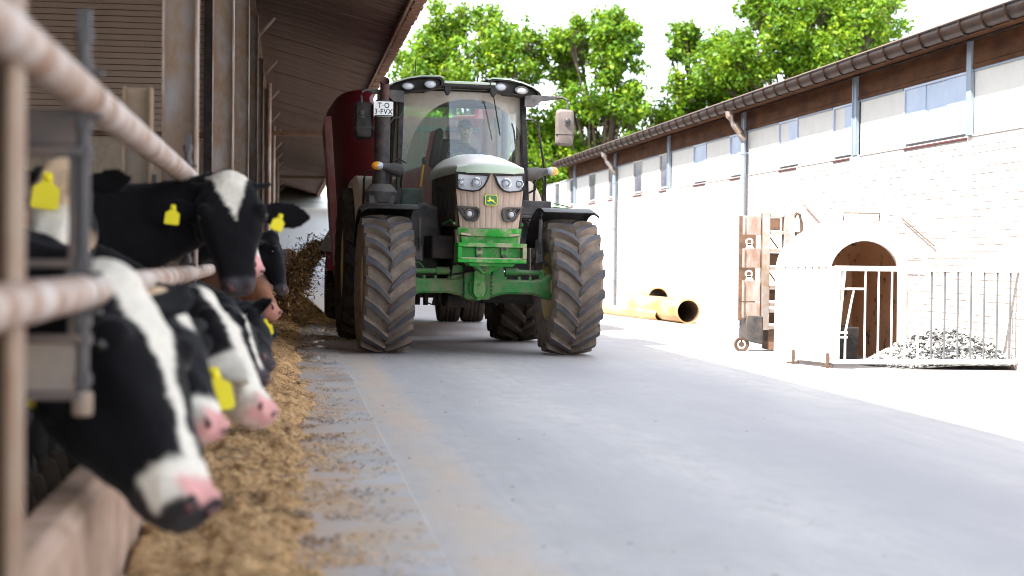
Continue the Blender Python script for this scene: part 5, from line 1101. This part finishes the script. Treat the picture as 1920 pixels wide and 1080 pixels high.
mb = MB(); n = 30; g_ = [(5.7+1.49*i/n, 15.33+1.3*j/n) for j in range(n+1) for i in range(n+1)]
mb.v = [(x,y,-.075+heap(x,y)*.85) for x, y in g_]; mb.f = [(j*(n+1)+i, j*(n+1)+i+1, (j+1)*(n+1)+i+1, (j+1)*(n+1)+i) for j in range(n) for i in range(n)]; mb.m = [0]*len(mb.f)
tag(mb.build('stone_bed', STB, recalc=False), 'dark earth core under the speckled stone heap', 'earth', kind='stuff')

# ------------------------------------------------------------------ far building and board
fb = empty('far_building', 'bright white building closing the far end of the alley', 'building', (1, 86, 0))
mb = MB(); mb.box(-14,20,-2,6,-.2,3.45); mb.v = [(x-1,y,z) for x,y,z in mb.v]; mb.build('wall', M['cream'], fb)
mb = MB(); mb.prism([(-2.6,3.35),(-2.6,3.45),(3,5.2),(8.6,3.45),(8.6,3.35),(3,5.0)], -15, 19.5, 'yz'); mb.build('roof', M['panel'], fb)
mb = MB(); mb.box(1.2,1.26,-2.05,-2.0,.1,2.6); mb.v = [(x-.0,y+2-2.0,z) for x,y,z in mb.v]; mb.build('door_edge', M['bluesteel'], fb)
mb = MB(); mb.tube([(-3,84.5,3.75),(9,84.5,3.75)], .06, 8); mb.tube([(-3,84.5,3.75),(-3,84.5,-.1)], .06, 8); mb.tube([(9,84.5,3.75),(9,84.5,-.1)], .06, 8); tag(mb.build('pipe_gantry', M['bluesteel']), 'thin overhead pipe crossing the far end of the alley', 'pipe')
mb = MB(); mb.prism([(-.10,.0),(.13,.0),(.15,1.08),(.02,1.14),(-.10,1.12)], 29.97, 30.03); tag(mb.build('wooden_board', M['wood'], bevel=.008), 'brown board standing upright beyond the flying fodder', 'board')

# ------------------------------------------------------------------ trees
def tree(lab, x, y, blobs, trunk_h, seed, leaves=20000, lsz=.15):
    rnd = random.Random(seed)
    root = empty('tree', lab, 'tree', (x, y, -.16), 'trees behind the buildings')
    mb = MB(); c0 = Vector((0,0,trunk_h)); mb.tube([(0,0,-.1),(.05,0,trunk_h*.5),(.0,.05,trunk_h)], [.32,.25,.2], 10)
    for c, r in blobs:
        c = Vector(c); m1 = c0.lerp(c, .5)+Vector((rnd.uniform(-.3,.3), rnd.uniform(-.3,.3), -.3)); mb.tube([c0-Vector((0,0,rnd.uniform(0,1.5))), m1, c], [.09,.05,.02], 6)
        for q in range(4):
            d = Vector((rnd.gauss(0,1), rnd.gauss(0,1), rnd.gauss(0,.8))).normalized()*r*.95; mb.tube([m1.lerp(c,.6), c+d*.5, c+d], [.03,.02,.010], 5)
    mb.build('trunk', M['bark'], root)
    mb = MB(); tone = []; wts = [r**2.3 for c, r in blobs]; tot = sum(wts)
    for (c, r), w_ in zip(blobs, wts):
        n = int(leaves*w_/tot); c = Vector(c); subs = []
        for q in range(max(7, int(15*r))):
            d = Vector((rnd.gauss(0,1), rnd.gauss(0,1), rnd.gauss(0,1))).normalized()*r*rnd.uniform(.35,1.0)*Vector((1,1,.85)).length/1.65; subs.append((c+d, rnd.uniform(.32,.60)*(.6+.3*r), rnd.uniform(-.2,.2)))
        for i in range(n):
            sc0, sr, st = subs[rnd.randrange(len(subs))]
            d = Vector((rnd.gauss(0,1), rnd.gauss(0,1), rnd.gauss(0,.8))); d = d.normalized()*sr*rnd.random()**.45; p = sc0+d
            nrm = (d.normalized()*.6+Vector((rnd.gauss(0,.6), rnd.gauss(0,.6), .55+rnd.gauss(0,.5)))).normalized()
            a = nrm.cross(Vector((rnd.gauss(0,1),rnd.gauss(0,1),rnd.gauss(0,1)))).normalized(); b = nrm.cross(a); s_ = lsz*rnd.uniform(.6,1.3); k = len(mb.v)
            mb.v += [p-a*s_*.55, p-b*s_*.32+nrm*s_*.05, p+a*s_*.6-nrm*s_*.08, p+b*s_*.32+nrm*s_*.05]; mb.f.append((k,k+1,k+2,k+3)); mb.m.append(0); tone.append(min(1,max(0,.45+st+rnd.gauss(0,.22))))
    o = mb.build('crown', M['leaf'], root, recalc=False, ang=180); at = o.data.attributes.new('tone', 'FLOAT', 'FACE'); at.data.foreach_set('value', tone)
def crown(seed, hw, z0, z1, n, rmin=.6, rmax=1.05, lean=0, dens=.55):
    rnd = random.Random(seed); out = []
    for i in range(n):
        t = rnd.random(); z = z0+(z1-z0)*t; wd = hw*(math.sin(math.pi*min(1,.18+.74*t)))**.6
        a = rnd.uniform(0, 2*math.pi); q = rnd.random()**dens; r = rnd.uniform(rmin, rmax)*(1.1-.35*t)
        out.append(((lean*t+wd*q*math.cos(a), wd*q*math.sin(a)*.8, z - r*.4), r))
    return out
tree('broad leafy tree behind the tractor cab, leftmost of the row', 6.6, 58, crown(1, 3.5, 2.0, 10.1, 84, .75, 1.15), 3.0, 1, 80000, .165)
tree('tall airy tree right of the tractor mirror with gaps of sky', 11.2, 57.5, crown(2, 3.1, 1.2, 10.0, 74, .6, 1.05), 3.0, 2, 72000, .165)
tree('slim feathery tree left of the big crown above the brick roof', 15.1, 58.5, crown(3, 1.8, 3.6, 10.0, 30, .5, .9), 4.0, 3, 22000, .18)
tree('big rounded tree with the widest crown above the brick roof', 19.0, 57, crown(4, 4.4, 4.0, 11.3, 92, .8, 1.25), 4.0, 4, 100000, .165)
tree('darker tree at the right behind the widest crown', 22.0, 61, crown(5, 2.5, 5.0, 11.6, 36, .7, 1.15), 5.0, 5, 30000, .20)
tree('low tree filling in behind the cab and the wagon', 6.0, 63, crown(6, 2.4, 2.0, 7.6, 32, .7, 1.05), 3.0, 6, 26000, .2)
